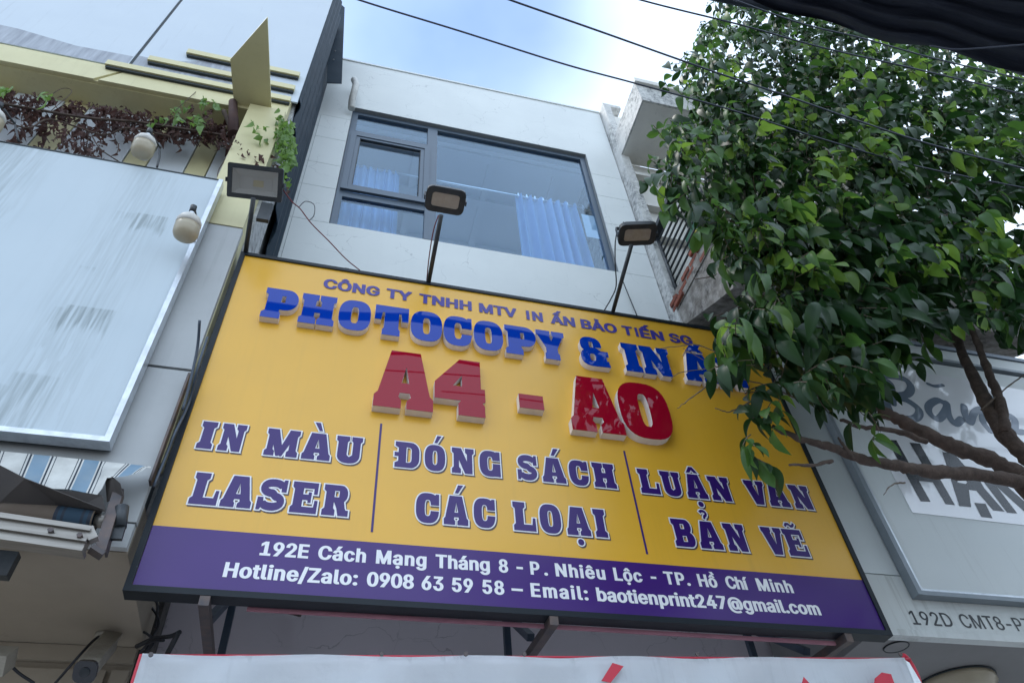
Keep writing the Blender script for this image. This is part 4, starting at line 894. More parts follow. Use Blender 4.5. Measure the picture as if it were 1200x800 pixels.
dl = [leaf_geo(.055, .016, .9, 1.6, 3), leaf_geo(.045, .012, 1.3, .8, 3), leaf_geo(.06, .02, .6, 2.2, 3)]
V, F = [], []; stems = nb()
random.seed(11)
def edge_low(x): return 150 + 40 * x / 265
def rnd_rot(down=True):
    yaw = random.uniform(0, 6.283); pitch = math.radians(random.uniform(20, 95)) if down else math.radians(random.uniform(-40, 60))
    return Matrix.Rotation(yaw, 4, 'Z') @ Matrix.Rotation(pitch, 4, 'Y') @ Matrix.Rotation(random.uniform(-1.5, 1.5), 4, 'X')
for n in range(2300):
    x = random.uniform(-25, 290); c = 108 + 42 * (x / 265) ; sp = random.random() ** 1.3
    dens = 1.0 if x < 110 else .75
    y = c + sp * (58 if x < 60 else 46 if x < 130 else 30 if x < 200 else 22) + random.uniform(-6, 6)
    nz_ = noise.noise(Vector((x * .045, y * .06, 3)))
    if nz_ < -.28 + .42 * sp or random.random() > dens: continue
    p = PY(x, y, random.uniform(3.36, 3.54)); add_leaf(V, F, random.choice(dl), Matrix.Translation(p) @ rnd_rot() @ Matrix.Scale(random.uniform(.7, 1.4), 4))
for (x0_, y0_, x1_, y1_, n_) in ((265, 165, 330, 200, 70), (80, 160, 140, 205, 60), (60, 145, 110, 185, 60), (150, 150, 180, 170, 20), (225, 120, 275, 165, 60), (290, 180, 330, 225, 45)):
    for n in range(n_):
        t = random.random(); p = PY(x0_ + (x1_ - x0_) * t + random.gauss(0, 5), y0_ + (y1_ - y0_) * t + random.gauss(0, 5), random.uniform(3.2, 3.45)); add_leaf(V, F, random.choice(dl), Matrix.Translation(p) @ rnd_rot() @ Matrix.Scale(random.uniform(.7, 1.3), 4))
for ch in range(26):                                                       # hanging runners
    x = random.uniform(0, 262); y = 118 + 40 * x / 265; L_ = random.uniform(12, 52 if x < 150 else 26); pts = []
    for k in range(6):
        t = k / 5; pts.append(PY(x + random.uniform(-3, 3) + 6 * t, y + L_ * t, 3.40 + random.uniform(-.02, .02)))
    tube(stems, spline(pts, 3), .0035, 4)
    for p in spline(pts, 3):
        if random.random() < .8: add_leaf(V, F, random.choice(dl), Matrix.Translation(p) @ rnd_rot() @ Matrix.Scale(random.uniform(.7, 1.2), 4))
cr_.part('dead_leaves', (V, F), 'dead', kind='stuff')
main = [([(-20, 118), (40, 128), (100, 138), (160, 143), (220, 152), (272, 160)], .012), ([(-20, 130), (30, 150), (60, 140), (120, 158), (150, 150), (200, 160)], .007), ([(262, 130), (270, 150), (272, 175), (275, 160)], .02),
        ([(275, 170), (262, 190), (256, 200), (256, 212), (268, 226)], .004), ([(300, 175), (290, 185), (270, 195), (258, 205)], .004), ([(200, 135), (225, 112), (240, 100), (262, 98)], .003), ([(228, 115), (214, 98), (212, 90)], .003), ([(140, 190), (118, 175), (108, 160)], .005), ([(40, 128), (70, 105), (84, 108), (60, 130)], .003), ([(305, 160), (312, 190), (300, 215), (322, 235)], .005)]
for pts, r in main: tube(stems, spline([PY(a, b, 3.34 + .05 * math.sin(a)) for a, b in pts], 5), r, 6)
bm = stems; cr_.part('stems', bm, 'bark')
cr_.part('cut_stump', tube(nb(), [PY(274, 158, 3.30), PY(273, 120, 3.30)], [.05, .038], 10), 'dead')
V, F = [], []; gl = [leaf_geo(.10, .030, .4, .9, 4), leaf_geo(.08, .026, .5, .5, 4)]
for cx, cy, sx, sy, n_ in ((243, 118, 16, 6, 22), (212, 134, 14, 8, 12), (233, 137, 9, 8, 18), (331, 150, 8, 12, 70), (337, 175, 8, 16, 100), (330, 205, 6, 10, 40), (310, 158, 9, 6, 14), (300, 150, 10, 8, 10), (55, 112, 10, 5, 8), (12, 104, 8, 3, 8), (190, 142, 10, 5, 8)):
    for n in range(n_):
        p = PY(random.gauss(cx, sx * .6), random.gauss(cy, sy * .7), random.uniform(3.15, 3.4)); add_leaf(V, F, random.choice(gl), Matrix.Translation(p) @ rnd_rot() @ Matrix.Scale(random.uniform(.7, 1.25), 4))
cr_.part('green_leaves', (V, F), 'vine_green', kind='stuff', smooth=True)

# ================================================================== right building
rb = Thing('right_building', (4.8, 4.5, 0), 'old stained shophouse with bare brick balcony and grey shop fascia behind the tree', 'building')
RX0 = 3.31
rb.part('wall', bx(RX0 + .12, 8, 4.46, 9, .13, 10.72), 'dirty_white')
rb.part('corner_pier', bx(RX0, RX0 + .115, 4.34, 9, 5.0, 12.31), 'moldy')
rb.part('pier_cap', bx(RX0 - .0, RX0 + .30, 4.35, 4.7, 12.315, 12.40), 'moldy')
rb.part('attic_block', bx(RX0 + .12, RX0 + .6, 4.40, 5.2, 11.40, 12.1), 'dirty_white')
bm = nb(); box(bm, RX0 + .005, 8, 3.52, 4.46, 10.735, 11.30)
rb.part('cornice', bm, 'moldy'); rb.part('cornice_underside', bx(RX0 + .03, 8, 3.55, 4.45, 10.725, 10.733), 'dirty_white')
rb.part('cornice_lip', bx(RX0 - .02, 8, 3.47, 3.52, 11.22, 11.33), 'dirty_white')
rb.part('upper_coping', bx(RX0 + .55, 8, 3.62, 4.3, 11.33, 11.45), 'dirty_white')
for z in (10.28, 9.50, 8.8): rb.part('ledge', bx(RX0 + .12, 6.5, 4.36, 4.46, z, z + .07), 'dirty_white')
rb.part('door_opening', bx(4.0, 5.2, 4.44, 4.459, 7.4, 9.5), 'dark_joint')
# balcony
bs_poly = [(3.42, 7.20), (3.46, 6.66), (3.75, 6.80), (4.455, 7.17), (4.455, 7.36), (3.50, 7.36)]
rb.part('balcony_slab', prism(nb(), bs_poly, 'x', RX0 + .02, 7), 'concrete')
rb.part('balcony_front_wall', bx(RX0 + .16, 7, 3.44, 3.52, 7.37, 8.3), 'dirty_white')
random.seed(5)
z = 7.375
for r_ in range(4):
    y = 3.54 + (.1 if r_ % 2 else 0)
    while y < 4.36:
        L_ = .19 * random.uniform(.88, 1.04)
        if not (r_ == 3 and y > 3.9) and random.random() > .07:
            ox = random.uniform(-.022, .016); bm = bx(RX0 - .005 + ox, RX0 + .10 + ox, y, min(y + L_, 4.40), z, z + .060, bev=.006); rb.part('brick', bm, 'brick')
        y += L_ + .016
    z += .072
rb.part('reinforcing_bar', tube(nb(), spline([(RX0, 3.9, 7.35), (RX0 - .05, 3.8, 7.2), (RX0 - .02, 3.6, 7.0), (RX0 - .06, 3.5, 6.9)], 4), .006, 5), 'bark')
rb.part('mortar_bed', bx(RX0 + .008, RX0 + .09, 3.53, 4.42, 7.365, 7.59), 'concrete')
bm = nb(); tube(bm, [(RX0 + .03, 4.26, 7.36), (RX0 + .03, 4.26, 8.62)], .022, 8)
ra_ = rb.part('railing', bm, 'black')
for i in range(8):
    zz = 7.72 + i * .115; pts = [(RX0 + .03, 4.26, zz), (RX0 + .03, 3.9, zz + .012), (RX0 + .03, 3.50, zz + .02)]
    rb.part('rail_bar', tube(nb(), pts, .014, 6), 'black', ra_)
rb.part('top_rail', bar(nb(), (RX0 + .0, 4.30, 8.60), (RX0 + .0, 3.42, 8.66), .09, .07), 'black', ra_)
for xx in [RX0 + .2 + .12 * i for i in range(20)]: rb.part('rail_bar', tube(nb(), [(xx, 3.48, 8.3), (xx, 3.48, 8.6)], .014, 6), 'black', ra_)
# balcony clutter seen through the bars
single('hanging_cloth', sheetpoly([(3.62, 3.9, 8.5), (3.62, 4.15, 8.52), (3.62, 4.12, 8.0), (3.62, 3.88, 8.05)], .01), 'green_cloth', 'green cloth hanging behind the balcony bars', 'cloth')
single('yellow_bucket', tube(nb(), [(3.6, 3.8, 7.7), (3.6, 3.8, 8.05)], [.12, .15], 16), 'yellow_plant', 'yellow bucket behind the balcony bars', 'bucket', smooth=True)
single('blue_crate', bx(3.5, 3.85, 3.95, 4.25, 7.60, 7.9, bev=.01), 'blue_plastic', 'dark blue plastic crate low behind the balcony bars', 'crate')
# shop fascia
ZF0 = 3.38
rb.part('fascia_low_band', bx(3.165, 8, 3.44, 3.50, ZF0, 3.775), 'fascia_low')
for a, b in ((3.165, 3.60), (3.604, 5.2), (5.204, 8)): rb.part('fascia_panel', bx(a, b, 3.445, 3.50, 3.785, 6.20), 'fascia_r')
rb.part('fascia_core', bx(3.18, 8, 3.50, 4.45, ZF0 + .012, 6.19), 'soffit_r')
rb.part('drip_edge', bx(3.165, 8, 3.425, 3.445, ZF0 - .004, ZF0 + .035), 'fascia_low')
rb.part('fascia_cap', bx(3.165, 8, 3.43, 3.52, 6.205, 6.25), 'alu')
nm_ = lambda x, y: S(1030 + x / 7.06, 690 + y / 7.06, 3.44)
for t, a, b in (('192D', (262, 240), (606, 270)), ('CMT8-P7', (665, 250), (1262, 310))):
    x0_, x1_ = nm_(*a)[0], nm_(*b)[0]
    rb.part('painted_number', sans(nb(), t, x0_, x1_, nm_(430, 300)[1], nm_(262, 175)[1] - nm_(350, 292)[1], 3.4385, .012), 'number')
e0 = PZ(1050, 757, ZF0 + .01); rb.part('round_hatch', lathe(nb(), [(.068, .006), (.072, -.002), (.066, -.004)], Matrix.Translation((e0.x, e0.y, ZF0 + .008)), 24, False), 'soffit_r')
rb.part('hatch_rim', tube(nb(), [(e0.x + .074 * math.cos(a), e0.y + .074 * math.sin(a), ZF0 + .006) for a in [i * 6.2832 / 28 for i in range(29)]], .004, 5), 'dark_joint')
e1_ = PZ(1120, 800, ZF0); lp = Thing('ceiling_lamp', (e1_.x, e1_.y, ZF0), 'round cream ceiling lamp under the grey fascia at the lower right', 'ceiling lamp')
lp.part('shade', lathe(nb(), [(.25, .010), (.25, -.035), (.225, -.05), (.22, -.075), (.15, -.10), (.01, -.105)], Matrix.Translation((e1_.x, e1_.y, ZF0)), 40), 'cream')
lp.part('rim', tube(nb(), [(e1_.x + .253 * math.cos(a), e1_.y + .253 * math.sin(a), ZF0 + .004) for a in [i * 6.2832 / 48 for i in range(49)]], .006, 5), 'dark_joint')
# box sign of the neighbour
ns = Thing('food_shop_signboard', (5, 3.36, 3.76), 'white boxed shop signboard with a glossy poster in grey script behind the tree', 'signboard')
nx0, nz0, nz1 = S(1075, 697, 3.385)[0], S(1075, 697, 3.385)[1], 5.95
ns.part('face', bx(nx0 + .055, 6.75, 3.390, 3.43, nz0 + .05, nz1 - .04), 'fascia_r')
ns.part('frame_side', bx(nx0, nx0 + .035, 3.370, 3.437, nz0, nz1), 'pale_frame'); ns.part('frame_lip', bx(nx0 + .036, nx0 + .054, 3.377, 3.43, nz0 + .03, nz1), 'silver')
ns.part('frame_bottom', bx(nx0 + .036, 6.8, 3.373, 3.437, nz0, nz0 + .028), 'pale_frame'); ns.part('frame_lip', bx(nx0 + .055, 6.8, 3.381, 3.42, nz0 + .029, nz0 + .046), 'silver')
ns.part('frame_top', bx(nx0, 6.8, 3.373, 3.437, nz1 + .002, nz1 + .03), 'pale_frame')
q = lambda x, y, Y=3.386: S(980 + x / 3.636, 400 + y / 3.636, Y)
bp = lambda pts, Y: [q(a, b, Y) for a, b in pts]
ns.part('poster', prism(nb(), [q(325, 728), q(830, 785), (6.2, q(830, 785)[1] - .0), (6.2, q(60, 100)[1]), q(180, 98), q(100, 300)], 'y', 3.385, 3.3895), 'poster', label='glossy white sticker poster')
SYM = 3.3835
def quadlet(polys, neg, m, nm='poster_letter'):
    ns.part(nm, flat(nb(), [bp(p, SYM) for p in polys], [bp(p, SYM) for p in neg], SYM), m)
quadlet([[(215, 418), (256, 420), (402, 682), (360, 680)], [(312, 430), (356, 434), (506, 696), (466, 692)], [(296, 545), (398, 556), (420, 600), (322, 590)]], [], 'dark_ink')
quadlet([[(452, 470), (500, 474), (718, 724), (668, 718), (560, 590), (575, 705), (525, 700)], [(500, 560), (600, 570), (640, 640), (520, 625)]], [[(508, 560), (560, 598), (552, 606), (518, 600)]], 'dark_ink')
quadlet([[(588, 686), (636, 690), (666, 752), (618, 746)]], [], 'dark_ink')
quadlet([[(600, 560), (640, 560), (772, 732), (728, 728)], [(620, 560), (665, 560), (870, 740), (820, 740)], [(740, 560), (780, 560), (900, 740), (860, 740)]], [], 'dark_ink')
def script(pts, w, m='grey_ink'):
    pp_ = [Vector((a, 0, b)) for a, b in (q(x, y, SYM) for x, y in pts)]; sp = spline(pp_, 6)
    P2 = strk([(v.x, v.z) for v in sp], w); ends = [oval(v.x - w / 2, v.x + w / 2, v.z - w / 2, v.z + w / 2, 2, 10) for v in (sp[0], sp[-1])]
    ns.part('script_stroke', flat(nb(), P2 + ends, [], SYM), m)
script([(240, 262), (236, 205), (225, 175), (185, 150), (215, 145), (290, 160), (318, 195), (300, 225), (240, 232), (300, 250), (352, 290), (340, 325), (280, 328), (235, 305), (215, 265)], .072)
script([(462, 262), (430, 250), (395, 272), (398, 305), (435, 330), (468, 290), (470, 262), (478, 310), (505, 350), (535, 330)], .066)
script([(545, 275), (548, 310), (570, 345), (590, 300), (625, 290), (625, 340), (655, 380)], .064); script([(665, 240), (680, 330), (700, 385), (730, 320), (760, 330), (765, 380), (800, 385)], .064)
script([(390, 180), (420, 190), (455, 186)], .036)
# ================================================================== banner
bn = Thing('white_banner', (1.2, 3.4, 2.2), 'white banner with red lettering strung below the yellow signboard', 'banner')
BT = 3.0
B0, B1 = PZ(167, 765, BT), PZ(1060, 770, BT)
bm = nb(); N, R = 120, 22; vs = []
for j in range(R + 1):
    row = []
    for i in range(N + 1):
        t = i / N; s_ = j / R; x = B0.x + (B1.x - B0.x) * t; y = B0.y + (B1.y - B0.y) * t; z_ = BT - .9 * s_ - .010 * math.sin(t * math.pi * 5) ** 2 * (1 - s_)
        wv = .016 * math.sin(t * 40 + s_ * 3) * math.exp(-((t * 5) % 1 - .5) ** 2 * 6) + .02 * noise.noise(Vector((t * 14, s_ * 3, 0))) + .012 * noise.noise(Vector((t * 50, s_ * 7, 5)))
        row.append(bm.verts.new((x, y + wv * min(1, s_ * 6 + .2), z_)))
    vs.append(row)
for a, b in zip(vs, vs[1:]):
    for i in range(N): bm.faces.new((a[i], a[i + 1], b[i + 1], b[i])).smooth = True
bmesh.ops.solidify(bm, geom=bm.faces[:], thickness=.002)
bn.part('cloth', bm, 'banner', smooth=True)
d_b = (B1 - B0)
bn.part('top_rod', tube(nb(), [B0 + Vector((-.01, .02, .000)), B1 + Vector((.05, .02, .004))], .006, 8), 'red_cloth')
bn.part('left_hem', bar(nb(), B0 + Vector((-.006, .01, 0)), B0 + Vector((-.012, .01, -.9)), .012, .008, Vector((0, 1, 0))), 'red_cloth')
e_ = B1 + Vector((.03, .03, -.02))
bn.part('rolled_end', tube(nb(), [e_ + Vector((.035 * math.cos(a), .01 * math.cos(a), .075 * math.sin(a) - .03)) for a in [math.radians(100 - i * 18) for i in range(13)]], .011, 8), 'red_cloth')
bn.part('end_flap', sheetpoly([B1 + Vector((-.01, .012, 0)), B1 + Vector((.04, .03, -.01)), B1 + Vector((.055, .03, -.10)), B1 + Vector((.05, .012, -.22)), B1 + Vector((.0, .012, -.4))], .003), 'banner')
def onb(x, y):
    # banner plane: vertical plane through B0-B1
    n_ = Vector((-(B1.y - B0.y), B1.x - B0.x, 0)).normalized(); d = ray(x, y); t = (B0 - EYE).dot(n_) / d.dot(n_); return EYE + d * t - n_ * .024
for poly in ([(716, 779), (729, 783), (714, 802), (703, 800)], [(939, 795), (946, 803), (936, 806)], [(1020, 812), (1022, 797), (1030, 790), (1041, 792), (1046, 806), (1038, 812), (1035, 800), (1029, 801)]):
    bn.part('red_letter_tip', sheetpoly([onb(a, b) for a, b in poly], .002), 'red_cloth')
for px in (178, 447, 545, 613, 815, 1052):
    p = onb(px, 769 if px > 200 else 770); bn.part('grommet', tube(nb(), [p, p + Vector((0, -.006, 0))], .010, 10), 'steel')

# ================================================================== overhead wires
for i, (pts, r, lab, cat) in enumerate((
    ([(300, -42), (420, 0), (540, 37), (660, 75), (745, 98), (860, 130), (970, 165), (1080, 196), (1230, 226)], .0065, 'lowest overhead cable crossing the sky above the parapet', 1),
    ([(480, -42), (597, 0), (700, 36), (830, 82), (920, 112), (1000, 140), (1100, 172), (1230, 205)], .0070, 'second overhead cable crossing the sky and the tree', 1),
    ([(650, -32), (750, 0), (870, 30), (960, 55), (1060, 78), (1230, 118)], .0060, 'upper overhead cable running along the shade cloth edge', 1),
    ([(860, 0), (940, 28), (1010, 45), (1100, 70), (1230, 100)], .0055, 'short overhead cable just under the shade cloth', 1))):
    P3 = [PZ(a, b, 6.6) for a, b in pts]
    single('overhead_cable', tube(nb(), spline(P3, 8), r, 6), 'cable_sky', lab, 'cable', 'overhead cables across the street', smooth=True)
for yy, zz, r, lb in ((1.30, 7.55, .050, 'thick bundled cable high over the street, farthest from the camera'), (1.0, 7.27, .018, 'thinner cable over the street, nearer the camera than the thick bundle')):
    single('overhead_cable', tube(nb(), [Vector((-9 + i * .4, yy + .05 * math.sin(i * .52), zz + .0016 * (i * .4 - 10) ** 2 + .05 * math.sin(i * .84) + .02 * math.sin(i * 1.9))) for i in range(50)], r, 6), 'cable_sky', lb, 'cable', 'overhead cables across the street', smooth=True)
cable([PZ(1090, 54, 4.6), PZ(1120, 58, 4.6), PZ(1170, 55, 4.6), PZ(1240, 49, 4.6)], .004, 'cable_sky', 'thin grey cord crossing the dark shade cloth', 'hanging_string', cat='string')

# ================================================================== shade cloth, top right
bm = nb(); N, R = 70, 60; rows_ = []
low = [(840, -16), (880, 0), (930, 16), (985, 33), (1040, 47), (1090, 57), (1140, 68), (1200, 86), (1300, 118)]
def lowy(x):
    for (a, b), (c, d) in zip(low, low[1:]):
        if x <= c: return b + (d - b) * (x - a) / (c - a)
    return low[-1][1]
for j in range(R + 1):
    row = []
    for i in range(N + 1):
        x = 840 + 460 * i / N; t = j / R; y = lowy(x) + (-150 - lowy(x)) * t + 3 * math.sin(x * .05) * (1 - t)
        f = (.5 + .5 * t); fold = .035 * math.sin((t * 9 + .0022 * x) * 6.283 + .8 * math.sin(x * .012)) + .014 * math.sin((t * 23 + .004 * x) * 6.283)
        row.append(bm.verts.new(PZ(x, y, 5.1 + fold - .25 * t + (.05 * (1 - t) ** 8))))
    rows_.append(row)
for a, b in zip(rows_, rows_[1:]):
    for i in range(N): bm.faces.new((a[i], a[i + 1], b[i + 1], b[i])).smooth = True
single('shade_cloth', bm, 'cloth', 'dark navy shade cloth with long folds across the top right corner', 'shade cloth', smooth=True)

# ================================================================== tree
tr = Thing('street_tree', (4.3, 2.2, .13), 'leafy street tree with glossy oval leaves hanging over the right of the sign', 'tree')
random.seed(21)
def branch(pts, r0, r1, gn=.010, seg=9):
    P3 = [PY(a, b, c) for a, b, c in pts]; sp = spline(P3, 7); n = len(sp)
    sp = [p + Vector((random.uniform(-gn, gn), random.uniform(-gn, gn), random.uniform(-gn, gn))) for p in sp]
    rr = [.84 * (r0 + (r1 - r0) * i / (n - 1)) * random.uniform(.84, 1.16) for i in range(n)]
    return tube(nb(), sp, rr, seg)
fork = PY(1215, 575, 2.45)
tr.part('trunk', tube(nb(), spline([Vector((4.75, 2.5, .0)), Vector((4.72, 2.5, 1.6)), Vector((4.55, 2.48, 2.8)), PY(1290, 640, 2.46), fork, PY(1195, 556, 2.44)], 6), [.14 - .0025 * i for i in range(31)], 14), 'bark')
BR = [
 ([(1205, 566, 2.44), (1150, 557, 2.40), (1090, 552, 2.36), (1050, 545, 2.34), (1010, 538, 2.32), (975, 524, 2.30), (945, 516, 2.28), (905, 500, 2.26)], .050, .014),
 ([(1200, 560, 2.5), (1160, 538, 2.5), (1120, 524, 2.5), (1085, 508, 2.5), (1050, 490, 2.5), (1030, 480, 2.52)], .060, .040),
 ([(1085, 517, 2.48), (1050, 505, 2.45), (1010, 500, 2.42), (985, 492, 2.4)], .022, .010),
 ([(1215, 545, 2.5), (1180, 512, 2.52), (1160, 480, 2.55), (1140, 440, 2.58), (1122, 400, 2.62), (1100, 340, 2.66), (1070, 280, 2.7)], .068, .022),
 ([(1178, 508, 2.5), (1172, 470, 2.48), (1158, 435, 2.46), (1145, 400, 2.45), (1125, 350, 2.42), (1115, 290, 2.4)], .040, .018),
 ([(1030, 480, 2.52), (1000, 455, 2.5), (960, 430, 2.46), (900, 410, 2.42), (850, 395, 2.4)], .022, .006),
 ([(1075, 290, 2.7), (1020, 230, 2.66), (960, 180, 2.6), (900, 130, 2.5), (850, 90, 2.42)], .02, .006),
 ([(1110, 300, 2.4), (1120, 240, 2.36), (1100, 180, 2.3), (1080, 130, 2.24)], .018, .006),
 ([(1100, 340, 2.6), (1020, 320, 2.5), (940, 290, 2.45), (860, 260, 2.42), (800, 240, 2.4)], .016, .005),
 ([(1020, 320, 2.5), (960, 340, 2.46), (900, 350, 2.42), (840, 370, 2.4)], .012, .004),
 ([(975, 540, 2.31), (950, 545, 2.27), (925, 544, 2.24)], .012, .007),
 ([(1000, 538, 2.30), (990, 524, 2.28), (982, 512, 2.26)], .014, .006),
 ([(905, 455, 2.40), (880, 470, 2.38), (855, 482, 2.36), (838, 478, 2.36)], .006, .003),
 ([(860, 440, 2.40), (830, 452, 2.38), (805, 470, 2.36), (794, 478, 2.36)], .006, .002),
 ([(880, 420, 2.40), (840, 430, 2.38), (800, 436, 2.36), (786, 443, 2.36)], .004, .002),
 ([(870, 425, 2.42), (820, 405, 2.4), (800, 405, 2.38), (775, 408, 2.36)], .005, .002),
 ([(940, 470, 2.36), (900, 452, 2.36), (860, 440, 2.36), (800, 408, 2.36)], .006, .002),
 ([(1150, 480, 2.5), (1185, 450, 2.45), (1215, 430, 2.42)], .008, .004),
 ([(1060, 565, 2.34), (1045, 568, 2.3), (1035, 580, 2.28)], .006, .002),
]
for pts, a, b in BR: tr.part('branch', branch(pts, a, b, .004 if b > .008 else .002, 9 if a > .015 else 6), 'bark' if a > .009 else 'twig')
# crown: leaf sprays round clump centres in space
boundary = [(842, -10), (838, 30), (806, 72), (800, 110), (830, 135), (790, 150), (772, 185), (782, 220), (812, 238), (822, 262), (846, 285), (852, 300), (868, 335), (850, 362), (825, 385), (818, 405), (850, 425), (866, 440), (848, 470), (870, 500), (852, 548), (884, 548), (905, 520), (930, 470), (960, 520), (1000, 545), (1020, 460), (1050, 420), (1110, 435), (1150, 405), (1215, 410), (1300, 390), (1300, -30)]
def leaf_full(L, w, fold, droop, curl):
    n = 8; vs, fs = [], []; fold *= .55
    prof = [0.04, .52, .82, .97, 1.0, .93, .74, .42, .0]
    for i in range(n + 1):
        t = i / n; hw = w * prof[i] + (.0015 if i in (0, n) else 0)
        x = L * (t - .10 * droop * t * t); z = -L * droop * .5 * t * t; yy = L * curl * t * t * .3
        vs += [(x, yy - hw, z + fold * hw), (x, yy - hw * .5, z + fold * hw * .62), (x, yy, z), (x, yy + hw * .5, z + fold * hw * .62), (x, yy + hw, z + fold * hw)]
    for i in range(n):
        a = i * 5
        for k in range(4): fs.append((a + k, a + k + 1, a + k + 6, a + k + 5))
    return vs, fs
LG = [leaf_full(.215, .041, .55, .8, .4), leaf_full(.195, .038, .8, 1.1, -.4), leaf_full(.225, .043, .35, 1.3, .25), leaf_full(.16, .036, 1.0, .5, .0), leaf_full(.20, .038, .6, 1.6, -.2), leaf_full(.18, .046, .25, .7, .5), leaf_full(.12, .028, .9, .4, .3)]
def low_ok(x, y):
    if y < 400: return True
    if x < 880: return y < 490
    if x < 930: return y < 455
    if x < 1000: return y < 470 + (x - 930) * .4
    return y < 400
LM = {}
for mn in ('leaf', 'leaf_mid', 'leaf_backlit'):
    for gi, gg in enumerate(LG):
        me = bpy.data.meshes.new('leaf'); me.from_pydata(gg[0], [], gg[1]); me.materials.append(M[mn])
        for p in me.polygons: p.use_smooth = True
        LM[(mn, gi)] = me
def proj(p):
    p = p - EYE; d = p.dot(RF); return (p.dot(RX) / d * FL + 600, p.dot(RD) / d * FL + 400) if d > .05 else (9e9, 9e9)
leaves = []; twigs = nb()
def spray(c, n, L_, mats, out):
    """a drooping twig with alternate leaves"""
    d = (out + Vector((random.uniform(-.4, .4), random.uniform(-.4, .4), random.uniform(-.5, .3)))).normalized(); p = Vector(c); pts = [p.copy()]; side = 1
    mn_ = random.choices(('leaf', 'leaf_mid', 'leaf_backlit'), mats)[0]
    for k in range(n):
        d = (d + Vector((0, 0, -.10)) + Vector((random.uniform(-.1, .1),) * 1 + (random.uniform(-.1, .1), random.uniform(-.06, .06)))).normalized(); p = p + d * L_; pts.append(p.copy())
        sidev = d.cross(Vector((0, 0, 1))).normalized() * side; side = -side
        ld = (d * .55 + sidev * .8 + Vector((0, 0, random.uniform(-1.5, -.25)))).normalized()
        zz = (Vector((0, 0, 1)) + Vector((random.uniform(-.5, .5), random.uniform(-.5, .5), 0))); yv = zz.cross(ld).normalized(); zv = ld.cross(yv)
        Rm = Matrix((ld, yv, zv)).transposed().to_4x4()
        m_ = mn_ if random.random() < .75 else random.choices(('leaf', 'leaf_mid', 'leaf_backlit'), mats)[0]
        leaves.append((Matrix.Translation(p) @ Rm @ Matrix.Scale(random.uniform(.55, 1.08) * (.78 if proj(p)[1] > 415 else 1), 4), random.randrange(len(LG)), m_))
    tube(twigs, pts, .0028, 4, cap=False)
def topedge(x, y): return min(1.0, max(0, (y - 20) / 400))
cand = 0
clumps = [(random.uniform(780, 1260), random.uniform(-20, 540), random.uniform(2.0, 2.9)) for _ in range(5600)] + [(random.uniform(868, 1270), random.uniform(-20, 150), random.uniform(2.1, 2.9)) for _ in range(520)]
nsp = 0
for x, y, Y in clumps:
    if not inside((x, y), boundary) or (y > 320 and not inside((x - 26, y), boundary)): continue
    # thin, ragged patches where the background glints through
    hole = noise.noise(Vector((x * .014, y * .014, 7.0)))
    if x > 940 and 360 < y and not (inside((x, y), boundary)): continue
    if hole < -.38 and y > 90 and random.random() < .8: continue
    if not low_ok(x, y + 18) or (y > 400 and x < 930 and random.random() < .6): continue
    c = PY(x, y, Y)
    new = noise.noise(Vector((x * .017 + 3, y * .02, 2.0))) 
    front = Y < 2.25
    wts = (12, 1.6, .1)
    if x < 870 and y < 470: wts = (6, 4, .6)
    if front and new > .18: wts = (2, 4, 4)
    out = Vector((-.5 if x < 900 else random.uniform(-.6, .4), random.uniform(-.9, .1), random.uniform(-.2, .3)))
    spray(c, random.randint(3, 6), .040, wts, out); nsp += 1
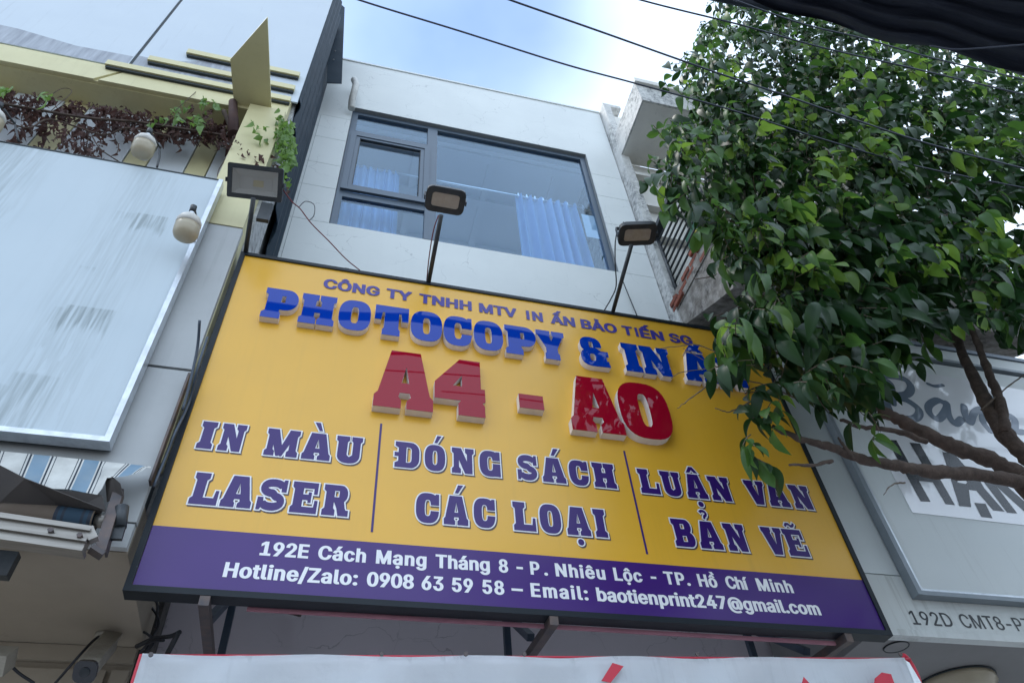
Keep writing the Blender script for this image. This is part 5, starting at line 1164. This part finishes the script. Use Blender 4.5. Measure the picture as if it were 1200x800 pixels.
for _ in range(450):                                                 # the rest of the crown, over the pavement beside and above the camera
    v = Vector((random.gauss(0, 1), random.gauss(0, 1), random.gauss(0, 1))).normalized() * random.random() ** .4
    c = Vector((5.0 + v.x * 1.5, .9 + v.y * 1.9, 4.5 + v.z * .95)); u_, w_ = proj(c)
    if -60 < u_ < 1260 and -90 < w_ < 860 and not (inside((u_, w_), boundary) and low_ok(u_, w_ + 25) and w_ > 110): continue
    if u_ < 1400 and w_ > 380: continue
    spray(c, random.randint(3, 5), .06, (10, 2, .2), Vector((v.x, v.y, -.2)))
for x, y, Y, n_ in ((1000, 140, 2.05, 9), (960, 200, 2.02, 9), (1040, 190, 2.04, 8), (1005, 170, 2.02, 6), (985, 235, 2.0, 7), (1005, 100, 2.05, 7), (1075, 130, 2.05, 6), (920, 250, 2.05, 5), (870, 190, 2.15, 5), (1010, 500, 2.3, 3), (1030, 415, 2.3, 4), (800, 120, 2.4, 3), (892, 462, 2.3, 6), (880, 512, 2.3, 4), (888, 496, 2.3, 4), (1180, 360, 2.3, 6), (990, 380, 2.2, 5)):
    for k in range(n_): spray(PY(x + random.gauss(0, 16), y + random.gauss(0, 12), Y), random.randint(3, 4), .04, (1, 3, 5) if (y < 300 and Y < 2.12) else (4, 3, .5), Vector((random.uniform(-.8, .5), -.4, .1)))  # near upper sprays take the paler colour that stands for backlight
# nearest leaves are parts, the rest one mass
def px_area(Mx):
    p = Mx.translation - EYE; d = p.dot(RF); u = p.dot(RX) / d * FL + 600; v = p.dot(RD) / d * FL + 400
    vis = 0 <= u <= 1200 and 0 <= v <= 800
    return (Mx.col[0].length ** 2) / d ** 2 * (1 if vis else 0)
leaves.sort(key=lambda t: -px_area(t[0]))
base_inv = Matrix.Translation(-tr.L)
for Mx, gi, mn in leaves[:295]:
    o = bpy.data.objects.new('leaf', LM[(mn, gi)]); COL.objects.link(o); o.parent = tr.o; o.matrix_local = base_inv @ Mx
mass = {k: ([], []) for k in ('leaf', 'leaf_mid', 'leaf_backlit')}
V, F, MI = [], [], []; order = ['leaf', 'leaf_mid', 'leaf_backlit']
for Mx, gi, mn in leaves[295:]:
    b = len(V); V += [Mx @ Vector(v) for v in LG[gi][0]]; F += [tuple(b + i for i in f) for f in LG[gi][1]]; MI += [order.index(mn)] * len(LG[gi][1])
fo = tr.part('foliage', (V, F), order, kind='stuff', smooth=True); fo.data.polygons.foreach_set('material_index', MI)
tr.part('twigs', twigs, 'twig', kind='stuff')
print('LEAVES', len(leaves), 'sprays', nsp)
bpy.context.view_layer.update()
